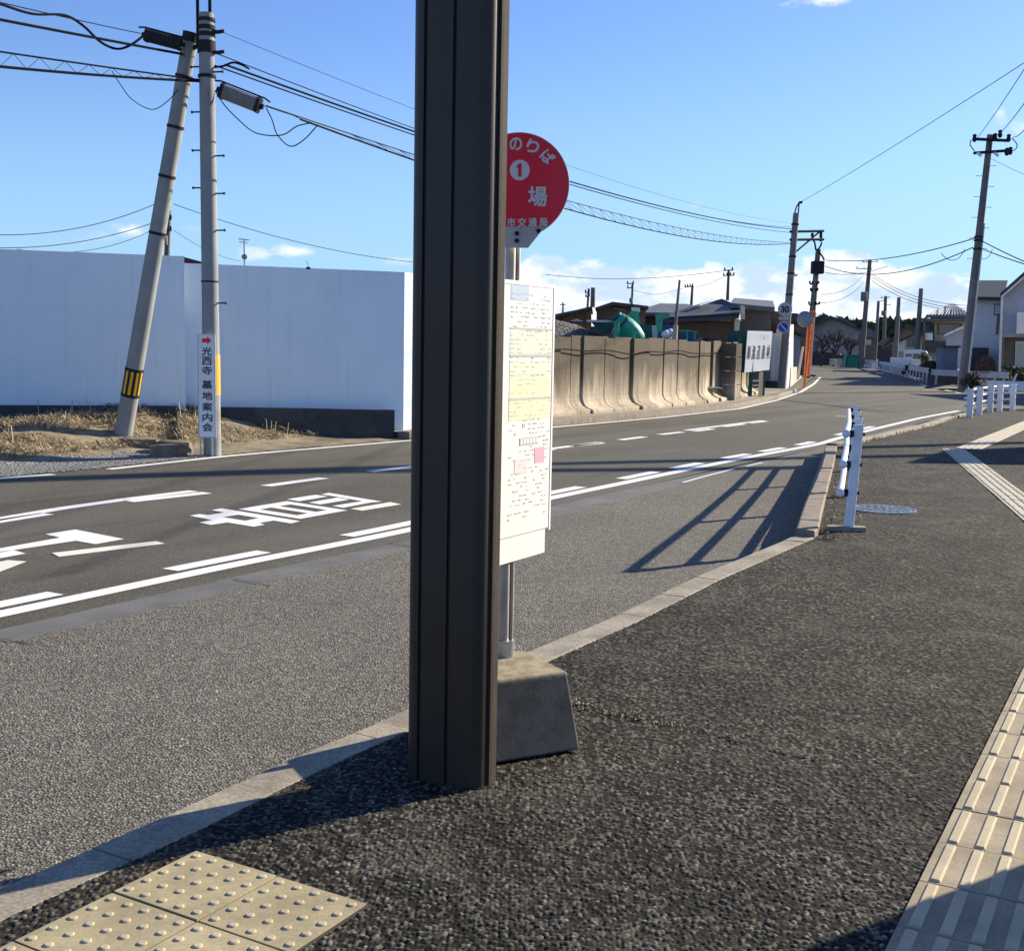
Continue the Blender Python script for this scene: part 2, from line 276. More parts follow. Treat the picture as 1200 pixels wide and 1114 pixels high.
# ---------------------------------------------------------------- mesh helpers
ORG = {}
class MB:
    def __init__(s): s.v = []; s.f = []; s.m = []
    def add(s, vs, fs, mi=0):
        o = len(s.v); s.v += [tuple(x) for x in vs]; s.f += [tuple(i+o for i in f) for f in fs]; s.m += [mi]*len(fs); return s
    def quad(s, a, b, c, d, mi=0): return s.add([a, b, c, d], [(0, 1, 2, 3)], mi)
    def poly(s, pts, mi=0): return s.add(pts, [tuple(range(len(pts)))], mi)
    def box(s, c, hx, hy, hz, mi=0):
        c, hx, hy, hz = map(V3, (c, hx, hy, hz))
        vs = [c+hx*i+hy*j+hz*k for i in (-1, 1) for j in (-1, 1) for k in (-1, 1)]
        return s.add(vs, [(0, 1, 3, 2), (4, 6, 7, 5), (0, 4, 5, 1), (2, 3, 7, 6), (0, 2, 6, 4), (1, 5, 7, 3)], mi)
    def abox(s, x0, x1, y0, y1, z0, z1, mi=0):
        return s.box(((x0+x1)/2, (y0+y1)/2, (z0+z1)/2), ((x1-x0)/2, 0, 0), (0, (y1-y0)/2, 0), (0, 0, (z1-z0)/2), mi)
    def prism(s, pts, off, mi=0, cap=True):
        n = len(pts); pts = [V3(p) for p in pts]; off = V3(off); vs = pts+[p+off for p in pts]
        fs = [(i, (i+1) % n, (i+1) % n+n, i+n) for i in range(n)]
        if cap: fs += [tuple(range(n))[::-1], tuple(range(n, 2*n))]
        return s.add(vs, fs, mi)
    def tube(s, pts, r, n=8, mi=0, cap=True, up=None):
        pts = [V3(p) for p in pts]; k = len(pts); rs = r if isinstance(r, (list, tuple)) else [r]*k
        vs = []; fs = []
        prev = None
        for i, p in enumerate(pts):
            t = (pts[min(i+1, k-1)]-pts[max(i-1, 0)]).normalized()
            if prev is None:
                a = V3((0, 0, 1)) if abs(t.z) < .9 else V3((1, 0, 0)); e = t.cross(a).normalized()
            else: e = (prev-t*prev.dot(t)).normalized()
            prev = e; g = t.cross(e)
            for j in range(n):
                q = 2*math.pi*j/n; vs.append(p+(e*math.cos(q)+g*math.sin(q))*rs[i])
        for i in range(k-1):
            for j in range(n):
                fs.append((i*n+j, i*n+(j+1) % n, (i+1)*n+(j+1) % n, (i+1)*n+j))
        if cap: fs += [tuple(range(n))[::-1], tuple(range((k-1)*n, k*n))]
        return s.add(vs, fs, mi)
    def disc(s, c, ax, ay, r, n=40, mi=0):
        c, ax, ay = map(V3, (c, ax, ay)); return s.poly([c+(ax*math.cos(2*math.pi*i/n)+ay*math.sin(2*math.pi*i/n))*r for i in range(n)], mi)
    def lathe(s, c, axis, prof, n=24, mi=0):
        c = V3(c); axis = V3(axis).normalized(); a = V3((0, 0, 1)) if abs(axis.z) < .9 else V3((1, 0, 0)); e = axis.cross(a).normalized(); g = axis.cross(e)
        return s.tubeprof(c, axis, e, g, prof, n, mi)
    def tubeprof(s, c, ax, e, g, prof, n, mi):
        vs = []; fs = []
        for (h, r) in prof:
            for j in range(n):
                q = 2*math.pi*j/n; vs.append(c+ax*h+(e*math.cos(q)+g*math.sin(q))*r)
        for i in range(len(prof)-1):
            for j in range(n): fs.append((i*n+j, i*n+(j+1) % n, (i+1)*n+(j+1) % n, (i+1)*n+j))
        fs += [tuple(range(n))[::-1], tuple(range((len(prof)-1)*n, len(prof)*n))]
        return s.add(vs, fs, mi)
    def build(s, name, mats, parent=None, smooth=None, bevel=0, recalc=True):
        me = bpy.data.meshes.new(name); org = ORG.get(parent.name, V3((0, 0, 0))) if parent else V3((0, 0, 0))
        me.from_pydata([(x-org.x, y-org.y, z-org.z) for x, y, z in s.v], [], s.f)
        if not isinstance(mats, (list, tuple)): mats = [mats]
        for m in mats: me.materials.append(MT[m] if isinstance(m, str) else m)
        if len(mats) > 1: me.polygons.foreach_set('material_index', s.m)
        if recalc:
            import bmesh
            bm = bmesh.new(); bm.from_mesh(me); bmesh.ops.recalc_face_normals(bm, faces=bm.faces); bm.to_mesh(me); bm.free()
        if smooth: me.shade_smooth(); me.set_sharp_from_angle(angle=rad(smooth))
        me.update()
        o = bpy.data.objects.new(name, me); COL.objects.link(o)
        if parent: o.parent = parent; ORG[o.name] = org
        if bevel:
            b = o.modifiers.new('bevel', 'BEVEL'); b.width = bevel; b.segments = 2; b.limit_method = 'ANGLE'; b.angle_limit = rad(40)
        return o
def tag(o, label=None, cat=None, group=None, kind=None):
    if label: o['label'] = label
    if cat: o['category'] = cat
    if group: o['group'] = group
    if kind: o['kind'] = kind
    return o
def thing(name, label, cat, loc, group=None):
    o = bpy.data.objects.new(name, None); COL.objects.link(o); o.location = loc; o.empty_display_size = .2
    ORG[o.name] = V3(loc)
    if AUTO[0]: v = V3((loc[0], loc[1], 0)); REF[0] = v.normalized()
    return tag(o, label, cat, group)
def struct(name, mb, mats, **k): return tag(mb.build(name, mats, **k), kind='structure')
def stuff(name, mb, mats, label, cat, **k): return tag(mb.build(name, mats, **k), label, cat, kind='stuff')
_tc = {}
def text_mesh(txt):
    if txt in _tc: return _tc[txt]
    c = bpy.data.curves.new('txt', 'FONT'); c.body = txt; c.size = 1; c.resolution_u = 4; c.fill_mode = 'FRONT'
    o = bpy.data.objects.new('txt', c); COL.objects.link(o); bpy.context.view_layer.update()
    dg = bpy.context.evaluated_depsgraph_get(); me = o.evaluated_get(dg).to_mesh()
    vs = [tuple(v.co) for v in me.vertices]; fs = [tuple(p.vertices) for p in me.polygons]
    o.evaluated_get(dg).to_mesh_clear(); bpy.data.objects.remove(o); bpy.data.curves.remove(c)
    _tc[txt] = (vs, fs); return vs, fs
def put_text(mb, txt, c, ux, uy, wd, ht, mi=0, bold=0.0):
    """one glyph run fitted into a wd x ht box centred at c in the plane ux, uy"""
    vs, fs = text_mesh(txt)
    if not vs: return
    xs = [v[0] for v in vs]; ys = [v[1] for v in vs]; x0, x1, y0, y1 = min(xs), max(xs), min(ys), max(ys)
    kx = wd/max(x1-x0, 1e-6); ky = ht/max(y1-y0, 1e-6); c, ux, uy = V3(c), V3(ux), V3(uy); nrm = ux.cross(uy).normalized()
    offs = [(0, 0)] if not bold else [(0, 0), (bold, 0), (0, bold), (bold, bold)]
    for i, (a, b) in enumerate(offs):
        mb.add([c+ux*((v[0]-(x0+x1)/2)*kx+a-bold/2)+uy*((v[1]-(y0+y1)/2)*ky+b-bold/2)+nrm*(.0004*i) for v in vs], fs, mi)
def densify(pts, step):
    out = []
    for a, b in zip(pts, pts[1:]):
        n = max(1, int((V3(b)-V3(a)).length/step))
        for i in range(n): out.append(V3(a).lerp(V3(b), i/n))
    out.append(V3(pts[-1])); return out
def offset(pts, d):
    """offset a ground polyline sideways: positive to the left of its direction"""
    o = []
    for i, p in enumerate(pts):
        t = (V3(pts[min(i+1, len(pts)-1)])-V3(pts[max(i-1, 0)])); t.z = 0; t.normalize(); o.append(V3(p)+V3((-t.y, t.x, 0))*d)
    return o
def smooth_line(pts, n=8):
    P = [V3(p) for p in pts]; out = []
    m = min((b-a).length for a, b in zip(P, P[1:]))      # even out the spans first so that the curve cannot loop
    Q = []
    for a, b in zip(P, P[1:]):
        k = max(1, min(12, int((b-a).length/(2.2*m)))); Q += [a.lerp(b, j/k) for j in range(k)]
    P = Q+[P[-1]]; n = max(2, n//2)
    for i in range(len(P)-1):
        p0, p1, p2, p3 = P[max(i-1, 0)], P[i], P[i+1], P[min(i+2, len(P)-1)]
        for k in range(n):
            t = k/n; out.append(.5*((2*p1)+(p2-p0)*t+(2*p0-5*p1+4*p2-p3)*t*t+(3*p1-p0-3*p2+p3)*t**3))
    out.append(P[-1]); return out
def ribbon(mb, L, R, z, mi=0):
    L = [V3((p.x, p.y, z)) for p in L]; R = [V3((p.x, p.y, z)) for p in R]; n = len(L)
    mb.add(L+R, [(i, i+1, n+i+1, n+i) for i in range(n-1)], mi)

# ================================================================ GROUND, ROAD, PAVEMENTS
ZR = -.13
g = MB(); g.quad((-3000, -60, -.235), (3000, -60, -.235), (3000, 6000, -.235), (-3000, 6000, -.235)); struct('ground', g, 'ground')

far_px = [(0, 560), (59, 555.4), (122.5, 549.5), (240, 536.5), (300, 530.8), (483, 515.4), (643, 500.8), (775, 488.8), (863.6, 478.8), (907, 469.2), (936.5, 459.2), (952, 450), (960, 442)]
FAR = [G(x, y, ZR) for x, y in far_px]
FARB = [FAR[0]+V3((-.547, -.837, 0))*16] + FAR
FARS = smooth_line(FARB, 8)
near_px = [(0, 724), (200, 681), (300, 660), (482, 623.2), (641, 587), (804, 552.5), (882, 536.4), (960, 521.6), (986.7, 514), (1033, 502), (1080, 490.5), (1126.7, 481.5)]
NEAR = [G(x, y, ZR) for x, y in near_px]
NEARB = [NEAR[0]-(NEAR[1]-NEAR[0]).normalized()*12] + NEAR
NEARS = smooth_line(NEARB, 8)
rd = MB()
right_far = [V3((60, 30, ZR)), V3((60, 51.5, ZR)), V3((17.6, 51.6, ZR)), V3((19.6, 57, ZR)), V3((22.4, 64.5, ZR)), V3((28.5, 90, ZR)), V3((37.5, 127, ZR)), V3((41, 142, ZR)), V3((20, 142, ZR)), V3((-30, 118, ZR)), V3((-30, 108, ZR)), V3((19.5, 92, ZR)), V3((20.2, 80, ZR))]
L_ = offset(FARS, .3)
bnd = [V3((p.x, p.y, ZR)) for p in L_] + right_far[::-1] + [V3((p.x, p.y, ZR)) for p in offset(NEARS, -.22)][::-1]
rd.poly(bnd); struct('road', rd, 'road', recalc=False)

# kerb of the bus bay (flush part), then the raised part beside the guard fence
kin_px = [(0, 1082), (99, 1036), (238, 972), (345, 919), (440, 875), (480, 858), (650.6, 772.6), (740, 733), (847, 679), (955, 631)]
KIN = [G(x, y, 0) for x, y in kin_px]
KIN = [KIN[0]+V3((-.52, -.85, 0))*5] + KIN
KINS = smooth_line(KIN, 6); KW = .175
KOUTS = offset(KINS, KW)
def kerb(mb, inner, outer, ztop, zbot, joint=.6, gap=.006, rnd=.018, ragged=0):
    """kerb stones along two rails, one closed block per stone"""
    n = len(inner); ln = [0]
    for i in range(1, n): ln.append(ln[-1]+(inner[i]-inner[i-1]).length)
    def atl(poly, l):
        l = max(0, min(l, ln[-1]-1e-6)); i = max(k for k in range(n) if ln[k] <= l); i = min(i, n-2)
        return poly[i].lerp(poly[i+1], (l-ln[i])/max(1e-9, ln[i+1]-ln[i]))
    l = 0; 
    while l < ln[-1]-.05:
        a, b = l+gap/2, min(l+joint, ln[-1])-gap/2
        ks = [a+(b-a)*k/4 for k in range(5)]; dz = random.uniform(-.003, .003)
        I = [atl(inner, k) for k in ks]; O = [atl(outer, k) for k in ks]
        vs = []
        for i_, o_ in zip(I, O):
            d = (o_-i_).normalized()
            for q, z in ((i_, zbot), (i_, ztop+dz-rnd*.6), (i_+d*rnd*.6, ztop+dz), (o_-d*rnd, ztop+dz), (o_-d*rnd*.3, ztop+dz-rnd*.35), (o_, ztop+dz-rnd), (o_+d*.012, zbot)): vs.append((q.x, q.y, z))
        m = 7; fs = [(i*m+j, (i+1)*m+j, (i+1)*m+j+1, i*m+j+1) for i in range(4) for j in range(m-1)]
        fs += [tuple(range(m))[::-1], tuple(range(4*m, 5*m))]
        mb.add(vs, fs); l += joint
kb = MB(); kerb(kb, KINS, KOUTS, .006, ZR-.14); struct('kerb', kb, 'kerb')
ri = smooth_line([G(957, 630, .05), G(963, 600, .06), G(970, 570, .06), G(977, 543, .06), G(981, 522, .06)], 6)
ri[0] = KIN[-1].copy()+V3((.0, .02, .05))
ro = offset(ri, .17)
kb = MB(); kerb(kb, [V3((p.x, p.y, 0)) for p in ri], [V3((p.x, p.y, 0)) for p in ro], .06, ZR-.02); struct('raised_kerb', kb, 'kerb_brown')
# kerb along the street line up to the crossing and round its corner
kc_px = [(981, 522), (1011, 517), (1048, 508.5), (1085, 499.8), (1110, 492), (1128, 487)]
KC = [G(x, y, 0.02) for x, y in kc_px]
KC += [V3((12.3, 31.2, .02)), V3((13.4, 31.3, .02)), V3((17, 30.6, .02)), V3((60, 27, .02))]
KCS = smooth_line(KC, 6); KCO = offset(KCS, .17)
kb = MB(); kerb(kb, [V3((p.x, p.y, 0)) for p in KCS], [V3((p.x, p.y, 0)) for p in KCO], .05, ZR-.02, joint=2.0, gap=.012)
struct('corner_kerb', kb, 'kerb')
# sidewalk sheet
sw = MB(); ZS = -.008
inn = [p for p in offset(KINS, .05)] + [p for p in offset(ri, .02)][1:-1] + [p for p in KCS]
sw.poly([V3((p.x, p.y, ZS)) for p in inn] + [V3((60, -12, ZS)), V3((-4, -12, ZS))]); struct('sidewalk', sw, 'walk', recalc=False)
# bus bay and gutter strip
NG = offset(NEARS, -.22)
gut_px = [(0, 755), (130, 727), (290, 688), (430, 655), (640, 607.5), (700, 594), (800, 567), (890, 545), (955, 527), (972, 521)]
GUT = smooth_line([G(-160, 795, ZR)] + [G(x, y, ZR) for x, y in gut_px], 5)
GUT = [GUT[0]-(GUT[1]-GUT[0]).normalized()*10] + GUT
ng = MB()
ngl = [p for p in NG if p.y < GUT[-1].y-.3]
ng.poly([V3((p.x, p.y, ZR-.001)) for p in ngl] + [V3((p.x, p.y, ZR-.001)) for p in GUT[::-1]]); struct('gutter', ng, 'gutter', recalc=False)
ng2 = MB(); tail = [p for p in NG if p.y > GUT[-1].y-1.2]
tl = [V3((p.x, p.y, ZR-.004)) for p in tail]; trr = [V3((p.x, p.y, ZR-.004)) for p in offset(KCS, .1) if p.y < 40 and p.x < 13][::-1]
ng2.poly(tl+trr+[V3((KCO[0].x-.1, KCO[0].y-.5, ZR-.004))]); struct('gutter_end', ng2, 'gutter', recalc=False)
by = MB(); inner2 = [p for p in offset(KINS, .1)] + [p for p in offset(ri, .1)]

def resample(line, n):
    c = [0]
    for a, b in zip(line, line[1:]): c.append(c[-1]+(b-a).length)
    out = []
    for i in range(n+1):
        q = c[-1]*i/n; k = max(k for k in range(len(c)) if c[k] <= q+1e-9); k = min(k, len(line)-2); out.append(line[k].lerp(line[k+1], (q-c[k])/max(1e-9, c[k+1]-c[k])))
    return out
def bay_z(x): return ZR+.003-.075*max(0, min(1, (1.1-x)/1.5))
i2 = [p for p in inner2]; gq = resample([V3((p.x, p.y, 0)) for p in GUT], 80); kq = resample([V3((p.x, p.y, 0)) for p in i2], 80)
rows_ = []
for a, b in zip(gq, kq): rows_.append([V3((*a.lerp(b, f).xy, (ZR+.003)*(1-f)+bay_z(b.x)*f)) for f in (0, .25, .5, .75, 1)])
by.add([q for r in rows_ for q in r], [(k*5+m, k*5+m+1, (k+1)*5+m+1, (k+1)*5+m) for k in range(80) for m in range(4)]); struct('bus_bay', by, 'bay', recalc=False)
# transverse cracks / expansion joints in the gutter strip
jt = MB()
for (a, b) in (((0, 747.5), (38, 754)), ((273, 677), (318, 685.5)), ((458, 635), (486, 640)), ((694, 591), (716, 589)), ((778, 664.5), (800, 664))):
    p, q = G(*a, ZR+.007), G(*b, ZR+.007); t = (q-p).normalized(); n = V3((-t.y, t.x, 0))*.006
    k = [p.lerp(q, i/5)+n*random.uniform(-2, 2) for i in range(6)]
    ribbon(jt, [x+n for x in k], [x-n for x in k], ZR+.007)
struct('gutter_joint', jt, 'joint', recalc=False)
# bright thin joint along the bay edge
jl = MB(); l0 = [G(x, y, ZR) for x, y in ((800, 565.8), (830, 557.6), (861, 549.6))]; ribbon(jl, offset(l0, .02), offset(l0, -.02), ZR+.007)
l0 = [G(x, y, ZR) for x, y in ((874, 547), (893, 542.5))]; ribbon(jl, offset(l0, .02), offset(l0, -.02), ZR+.007); struct('bay_joint_line', jl, 'paint', recalc=False)
# crack and dry moss on the sidewalk
ck = MB(); k = [G(x, y, .0125) for x, y in ((848, 860), (862, 864), (880, 868), (900, 874), (915, 877), (935, 881), (960, 886))]
ribbon(ck, [p+V3((0, .006+.003*math.sin(i*2.1), 0)) for i, p in enumerate(k)], [p-V3((0, .005, 0)) for p in k], .0125); struct('sidewalk_crack', ck, 'joint', recalc=False)

# ---- near sidewalk: true stone relief, equal detail everywhere on the sheet
def near_relief():
    ta = np.arange(-.50, .56, .00115); rr = np.exp(np.arange(math.log(2.25), math.log(26.), .00125))
    T, R = np.meshgrid(ta, rr); x = R*np.sin(T); y = R*np.cos(T)
    cell = .0125
    gx = np.floor(x/cell).astype(np.int64); gy = np.floor(y/cell).astype(np.int64)
    def h(i, j, k): 
        v = (i*374761393+j*668265263+k*1274126177) & 0x7fffffff; v = ((v ^ (v >> 13))*1274126177) & 0x7fffffff; return ((v ^ (v >> 16)) & 0xffff)/65535.
    best = np.full(x.shape, 9.); rv = np.zeros(x.shape); 
    for dx in (-1, 0, 1):
        for dy in (-1, 0, 1):
            cx = (gx+dx+.15+.7*h(gx+dx, gy+dy, 1))*cell; cy = (gy+dy+.15+.7*h(gx+dx, gy+dy, 2))*cell
            d = np.hypot(x-cx, y-cy)/cell; m = d < best; best = np.where(m, d, best); rv = np.where(m, h(gx+dx, gy+dy, 3), rv)
    dome = np.clip(1-(best/.70)**2.4, 0, 1)**.45
    fade = np.clip((17-R)/9, .12, 1)
    und = .0015*np.sin(x*3.1+1)*np.sin(y*2.3)
    z = .0035+und+fade*(dome*(.0028+.0048*rv)-.005)
    z = np.where(R > 25, z-.014*(R-25), z)
    # inside of the kerb only
    kk = list(KINS)+ri[2:]+[p for p in KCS if p.y > ri[-1].y+.3 and p.x < 12.2]; kx = np.array([p.x for p in kk]); ky = np.array([p.y for p in kk]); lim = np.interp(y, ky, kx)
    ok = x > lim-.012+.008*(rv-.5)
    nr, nc = x.shape; idx = np.arange(nr*nc).reshape(nr, nc)
    fq = ok[:-1, :-1] & ok[1:, :-1] & ok[:-1, 1:] & ok[1:, 1:]
    q = np.stack([idx[:-1, :-1][fq], idx[:-1, 1:][fq], idx[1:, 1:][fq], idx[1:, :-1][fq]], 1)
    used = np.unique(q); rem = -np.ones(nr*nc, np.int64); rem[used] = np.arange(len(used)); q = rem[q]
    co = np.stack([x.ravel(), y.ravel(), z.ravel()], 1)[used]; val = rv.ravel()[used]; gap = dome.ravel()[used]
    me = bpy.data.meshes.new('sidewalk_surface'); me.vertices.add(len(co)); me.vertices.foreach_set('co', co.astype(np.float32).ravel())
    me.loops.add(q.size); me.loops.foreach_set('vertex_index', q.astype(np.int32).ravel()); me.polygons.add(len(q))
    me.polygons.foreach_set('loop_start', (np.arange(len(q))*4).astype(np.int32)); me.polygons.foreach_set('use_smooth', np.ones(len(q), bool))
    at = me.attributes.new('stone', 'FLOAT', 'POINT'); at.data.foreach_set('value', val.astype(np.float32))
    a2 = me.attributes.new('bind', 'FLOAT', 'POINT'); a2.data.foreach_set('value', gap.astype(np.float32))
    me.update(calc_edges=True)
    m, t, b = newmat('open graded asphalt'); co_ = objco(t)
    a = N(t, 'ShaderNodeAttribute', attribute_name='stone'); g_ = N(t, 'ShaderNodeAttribute', attribute_name='bind')
    c = mixcol(t, MATH(t, 'POWER', a.outputs['Fac'], 2.8), (.014, .0125, .0095), (.25, .232, .182))
    c = mixcol(t, MATH(t, 'GREATER_THAN', a.outputs['Fac'], .985), c, (.36, .33, .28))
    c = mixcol(t, ramp(t, g_.outputs['Fac'], .45, .05), c, (.022, .020, .018))
    c = mixcol(t, MATH(t, 'MULTIPLY', ramp(t, noise(t, co_, 300, 3, .6), .35, .65), .35), c, (.02, .02, .02))
    p = ramp(t, noise(t, co_, .9, 5, .6, .5), .32, .68); c = mixcol(t, MATH(t, 'MULTIPLY', p, .45), c, (.016, .0145, .012))
    c = mixcol(t, MATH(t, 'MULTIPLY', ramp(t, noise(t, co_, 2.1, 5, .65), .48, .7), .26), c, (.17, .15, .12))
    t.links.new(c, b.inputs['Base Color']); b.inputs['Roughness'].default_value = .85; b.inputs['Specular IOR Level'].default_value = .1
    bump(t, b, noise(t, co_, 420, 3, .6), .5, .0015)
    me.materials.append(m); o = bpy.data.objects.new('sidewalk_surface', me); COL.objects.link(o); tag(o, kind='structure')
near_relief()

# ---- road markings (paint sheets 4 mm above the asphalt)
ZM = ZR+.004
def stripe(mb, pts, wd, side=1, z=ZM):
    a = pts; b = offset(pts, wd*side); ribbon(mb, a, b, z)
mk = MB(); stripe(mk, NEARS, .15, 1); struct('edge_line', mk, 'paint', recalc=False)
mk = MB(); seg = [p for p in FARS if p.y < G(60, 555, ZR).y]; stripe(mk, seg, .13, -1)
seg = [p for p in FARS if p.y > G(118, 550, ZR).y]; stripe(mk, seg, .13, -1); struct('far_edge_line', mk, 'paint', recalc=False)
nl = [(p, 0) for p in NEARS]
def on_line(line, p):
    """arc length of the foot of p"""
    best = None; s = 0
    for a, b in zip(line, line[1:]):
        d = b-a; L = d.length; t = max(0, min(1, (p-a).dot(d)/(L*L))); q = a+d*t; e = (q-p).length
        if best is None or e < best[0]: best = (e, s+t*L)
        s += L
    return best[1]
def sub_line(line, s0, s1, n=6):
    cum = [0]
    for a, b in zip(line, line[1:]): cum.append(cum[-1]+(b-a).length)
    def f(s):
        i = max(k for k in range(len(cum)) if cum[k] <= max(0, s)); i = min(i, len(line)-2); return line[i].lerp(line[i+1], (s-cum[i])/max(1e-9, cum[i+1]-cum[i]))
    return [f(s0+(s1-s0)*k/n) for k in range(n+1)]
mk = MB()
for a, b in (((-110, 735), (86, 699)), ((202, 668.5), (324, 648.7)), ((400, 627.5), (512, 606)), ((560, 597), (697, 572)), ((725, 561), (768, 553)), ((788, 549), (826, 543)), ((846, 537), (876, 532)), ((888, 529), (915, 524.5)), ((926, 521), (948, 517.5)), ((983, 510), (992, 507.5)), ((1011, 503), (1026, 500))):
    s0, s1 = on_line(NEARS, G(*a, ZR)), on_line(NEARS, G(*b, ZR)); stripe(mk, offset(sub_line(NEARS, s0, s1), .21), .15, 1)
struct('deceleration_marking', mk, 'paint', recalc=False)
def quadpx(mb, pts, z=ZM): mb.poly([G(x, y, z) for x, y in pts])
mk = MB()
Z2 = lambda x, y: (x/4.615, 560+y/4.615)
def sline(a, b, wd, off=0, z=ZM):
    p = [G(*a, ZR), G(*b, ZR)]; stripe(mk, offset(densify(p, 1.0), off), wd, 1, z)
sline((-300, 662.5), (75.8, 597.2), .15); sline((75.8, 597.2), (156, 585.6), .15); sline((156, 585.6), (233, 576.2), .15)
sline((-60, 622.5), (64, 603), .17); sline((157, 588.6), (249, 578.4), .17)
sline((318, 570.2), (386, 560.8), .16)
sline((440, 553.4), (560, 538.4), .16)
sline((560, 538.5), (708, 518.6), .15); sline((676, 523.2), (711, 519.4), .17); sline((600, 534.5), (652, 527), .17)
sline((732, 515.8), (760, 512.2), .16); sline((778, 509.6), (804, 506.6), .16)
sline((808, 504.6), (898, 493.0), .15); sline((818, 505.6), (840, 503.0), .17); sline((852, 500.3), (876, 497.2), .17); sline((882, 496.2), (902, 493.8), .17)
sline((978, 487.6), (1008, 489.0), .12)
for a, b in (((1094, 454.6), (1100, 455.8)), ((1106, 457), (1114, 458.6)), ((1117, 459.4), (1123, 460.6)), ((1076, 450), (1086, 452.4))): sline(a, b, .13)
struct('centre_line', mk, 'paint', recalc=False)
# painted characters and arrow, traced on the ground plane
mk = MB(); A1 = lambda x, y: (215+x/8.571, 585+y/8.571); A2 = lambda x, y: (335+x/8.571, 570+y/8.571)
def holed(quads):
    for q in quads: quadpx(mk, q)
a = [A1(*p) for p in ((282, 107), (385, 90), (560, 117), (1172, 218), (1080, 241), (905, 213), (755, 185), (550, 153), (395, 178), (283, 207), (160, 180), (62, 163), (155, 147), (250, 155), (410, 130))]
quadpx(mk, [A1(*p) for p in ((282, 107), (385, 90), (560, 117), (545, 153), (410, 131))])
quadpx(mk, [A1(*p) for p in ((560, 117), (1172, 218), (1080, 241), (545, 153))])
quadpx(mk, [A1(*p) for p in ((410, 131), (545, 153), (395, 178), (250, 157))])
quadpx(mk, [A1(*p) for p in ((62, 163), (155, 147), (250, 157), (395, 178), (285, 206))])
quadpx(mk, [A1(*p) for p in ((395, 178), (620, 214), (440, 231), (285, 206))])
quadpx(mk, [A1(*p) for p in ((158, 232), (285, 206), (440, 231), (275, 255))])
quadpx(mk, [A1(*p) for p in ((440, 231), (620, 214), (760, 236), (815, 253), (705, 274))])
quadpx(mk, [A1(*p) for p in ((620, 214), (755, 187), (905, 212), (760, 236))])
# ladder character
o1, o2, o3, o4 = A1(548, 97), A1(1040, 17), A2(617, 238), A2(140, 324)
def bil(u, v):
    p = [o1[i]*(1-u)*(1-v)+o2[i]*u*(1-v)+o3[i]*u*v+o4[i]*(1-u)*v for i in (0, 1)]; return tuple(p)
for u0, u1, v0, v1 in ((0, .2, 0, 1), (.43, .60, 0, 1), (.82, 1, 0, 1), (.2, .43, 0, .2), (.6, .82, 0, .2), (.2, .43, .8, 1), (.6, .82, .8, 1)):
    quadpx(mk, [bil(u0, v0), bil(u1, v0), bil(u1, v1), bil(u0, v1)])
quadpx(mk, [A2(*p) for p in ((10, 126), (300, 82), (425, 98), (130, 147))])
quadpx(mk, [A2(*p) for p in ((355, 76), (430, 62), (965, 150), (850, 160))][:4])
quadpx(mk, [A2(*p) for p in ((765, 146), (850, 160), (575, 212), (465, 194))])
quadpx(mk, [A2(*p) for p in ((230, 160), (520, 110), (640, 130), (345, 179))])
struct('road_characters', mk, 'paint', recalc=False)
mk = MB(); quadpx(mk, [A2(*p) for p in ((650, 222), (1050, 155), (1160, 178), (765, 242))])
A3 = lambda x, y: (x/7.5, 610+y/7.5)
quadpx(mk, [A3(*p) for p in ((455, 282), (1370, 178), (1450, 200), (520, 316))])
quadpx(mk, [A3(*p) for p in ((-200, 400), (70, 345), (235, 357), (-60, 470))]); struct('repainted_strokes', mk, 'cream', recalc=False)
mk = MB(); quadpx(mk, [A3(*p) for p in ((398, 118), (660, 76), (1090, 160), (840, 205), (665, 175), (530, 147))])
quadpx(mk, [A3(*p) for p in ((530, 147), (665, 175), (120, 257), (-500, 330))]); quadpx(mk, [A3(*p) for p in ((120, 257), (225, 287), (-300, 385), (-400, 345))])
struct('road_arrow', mk, 'paint', recalc=False)

# ---- tactile paving
def dot_pad():
    mb = MB(); ox, oy, a = -.857, 3.1828, -.51992; u = V3((math.cos(a), math.sin(a), 0)); v = V3((math.sin(a), -math.cos(a), 0)); o = V3((ox, oy, 0)); zt = .011
    for i in range(2):
        for j in range(9):
            c = o+u*(.12+.3*i)+v*(.12+.3*j); dz = random.uniform(-.0015, .0015)
            mb.box((c.x, c.y, zt-.02+dz), u*.1462, v*.1462, (0, 0, .02), 0)
            for p in range(5):
                for q in range(5):
                    d = c+u*(.06*(p-2))+v*(.06*(q-2)); mb.tubeprof(V3((d.x, d.y, zt+dz)), ZUP, u, v, [(-.001, .0125), (.002, .0118), (.0038, .0085)], 12, 2)
    c = o+u*.27+v*1.32; mb.box((c.x, c.y, zt-.024), u*.302, v*1.353, (0, 0, .02), 1)
    return struct('tactile_warning_paving', mb, ['tactile', 'joint', 'tactile_bar'])
dot_pad()
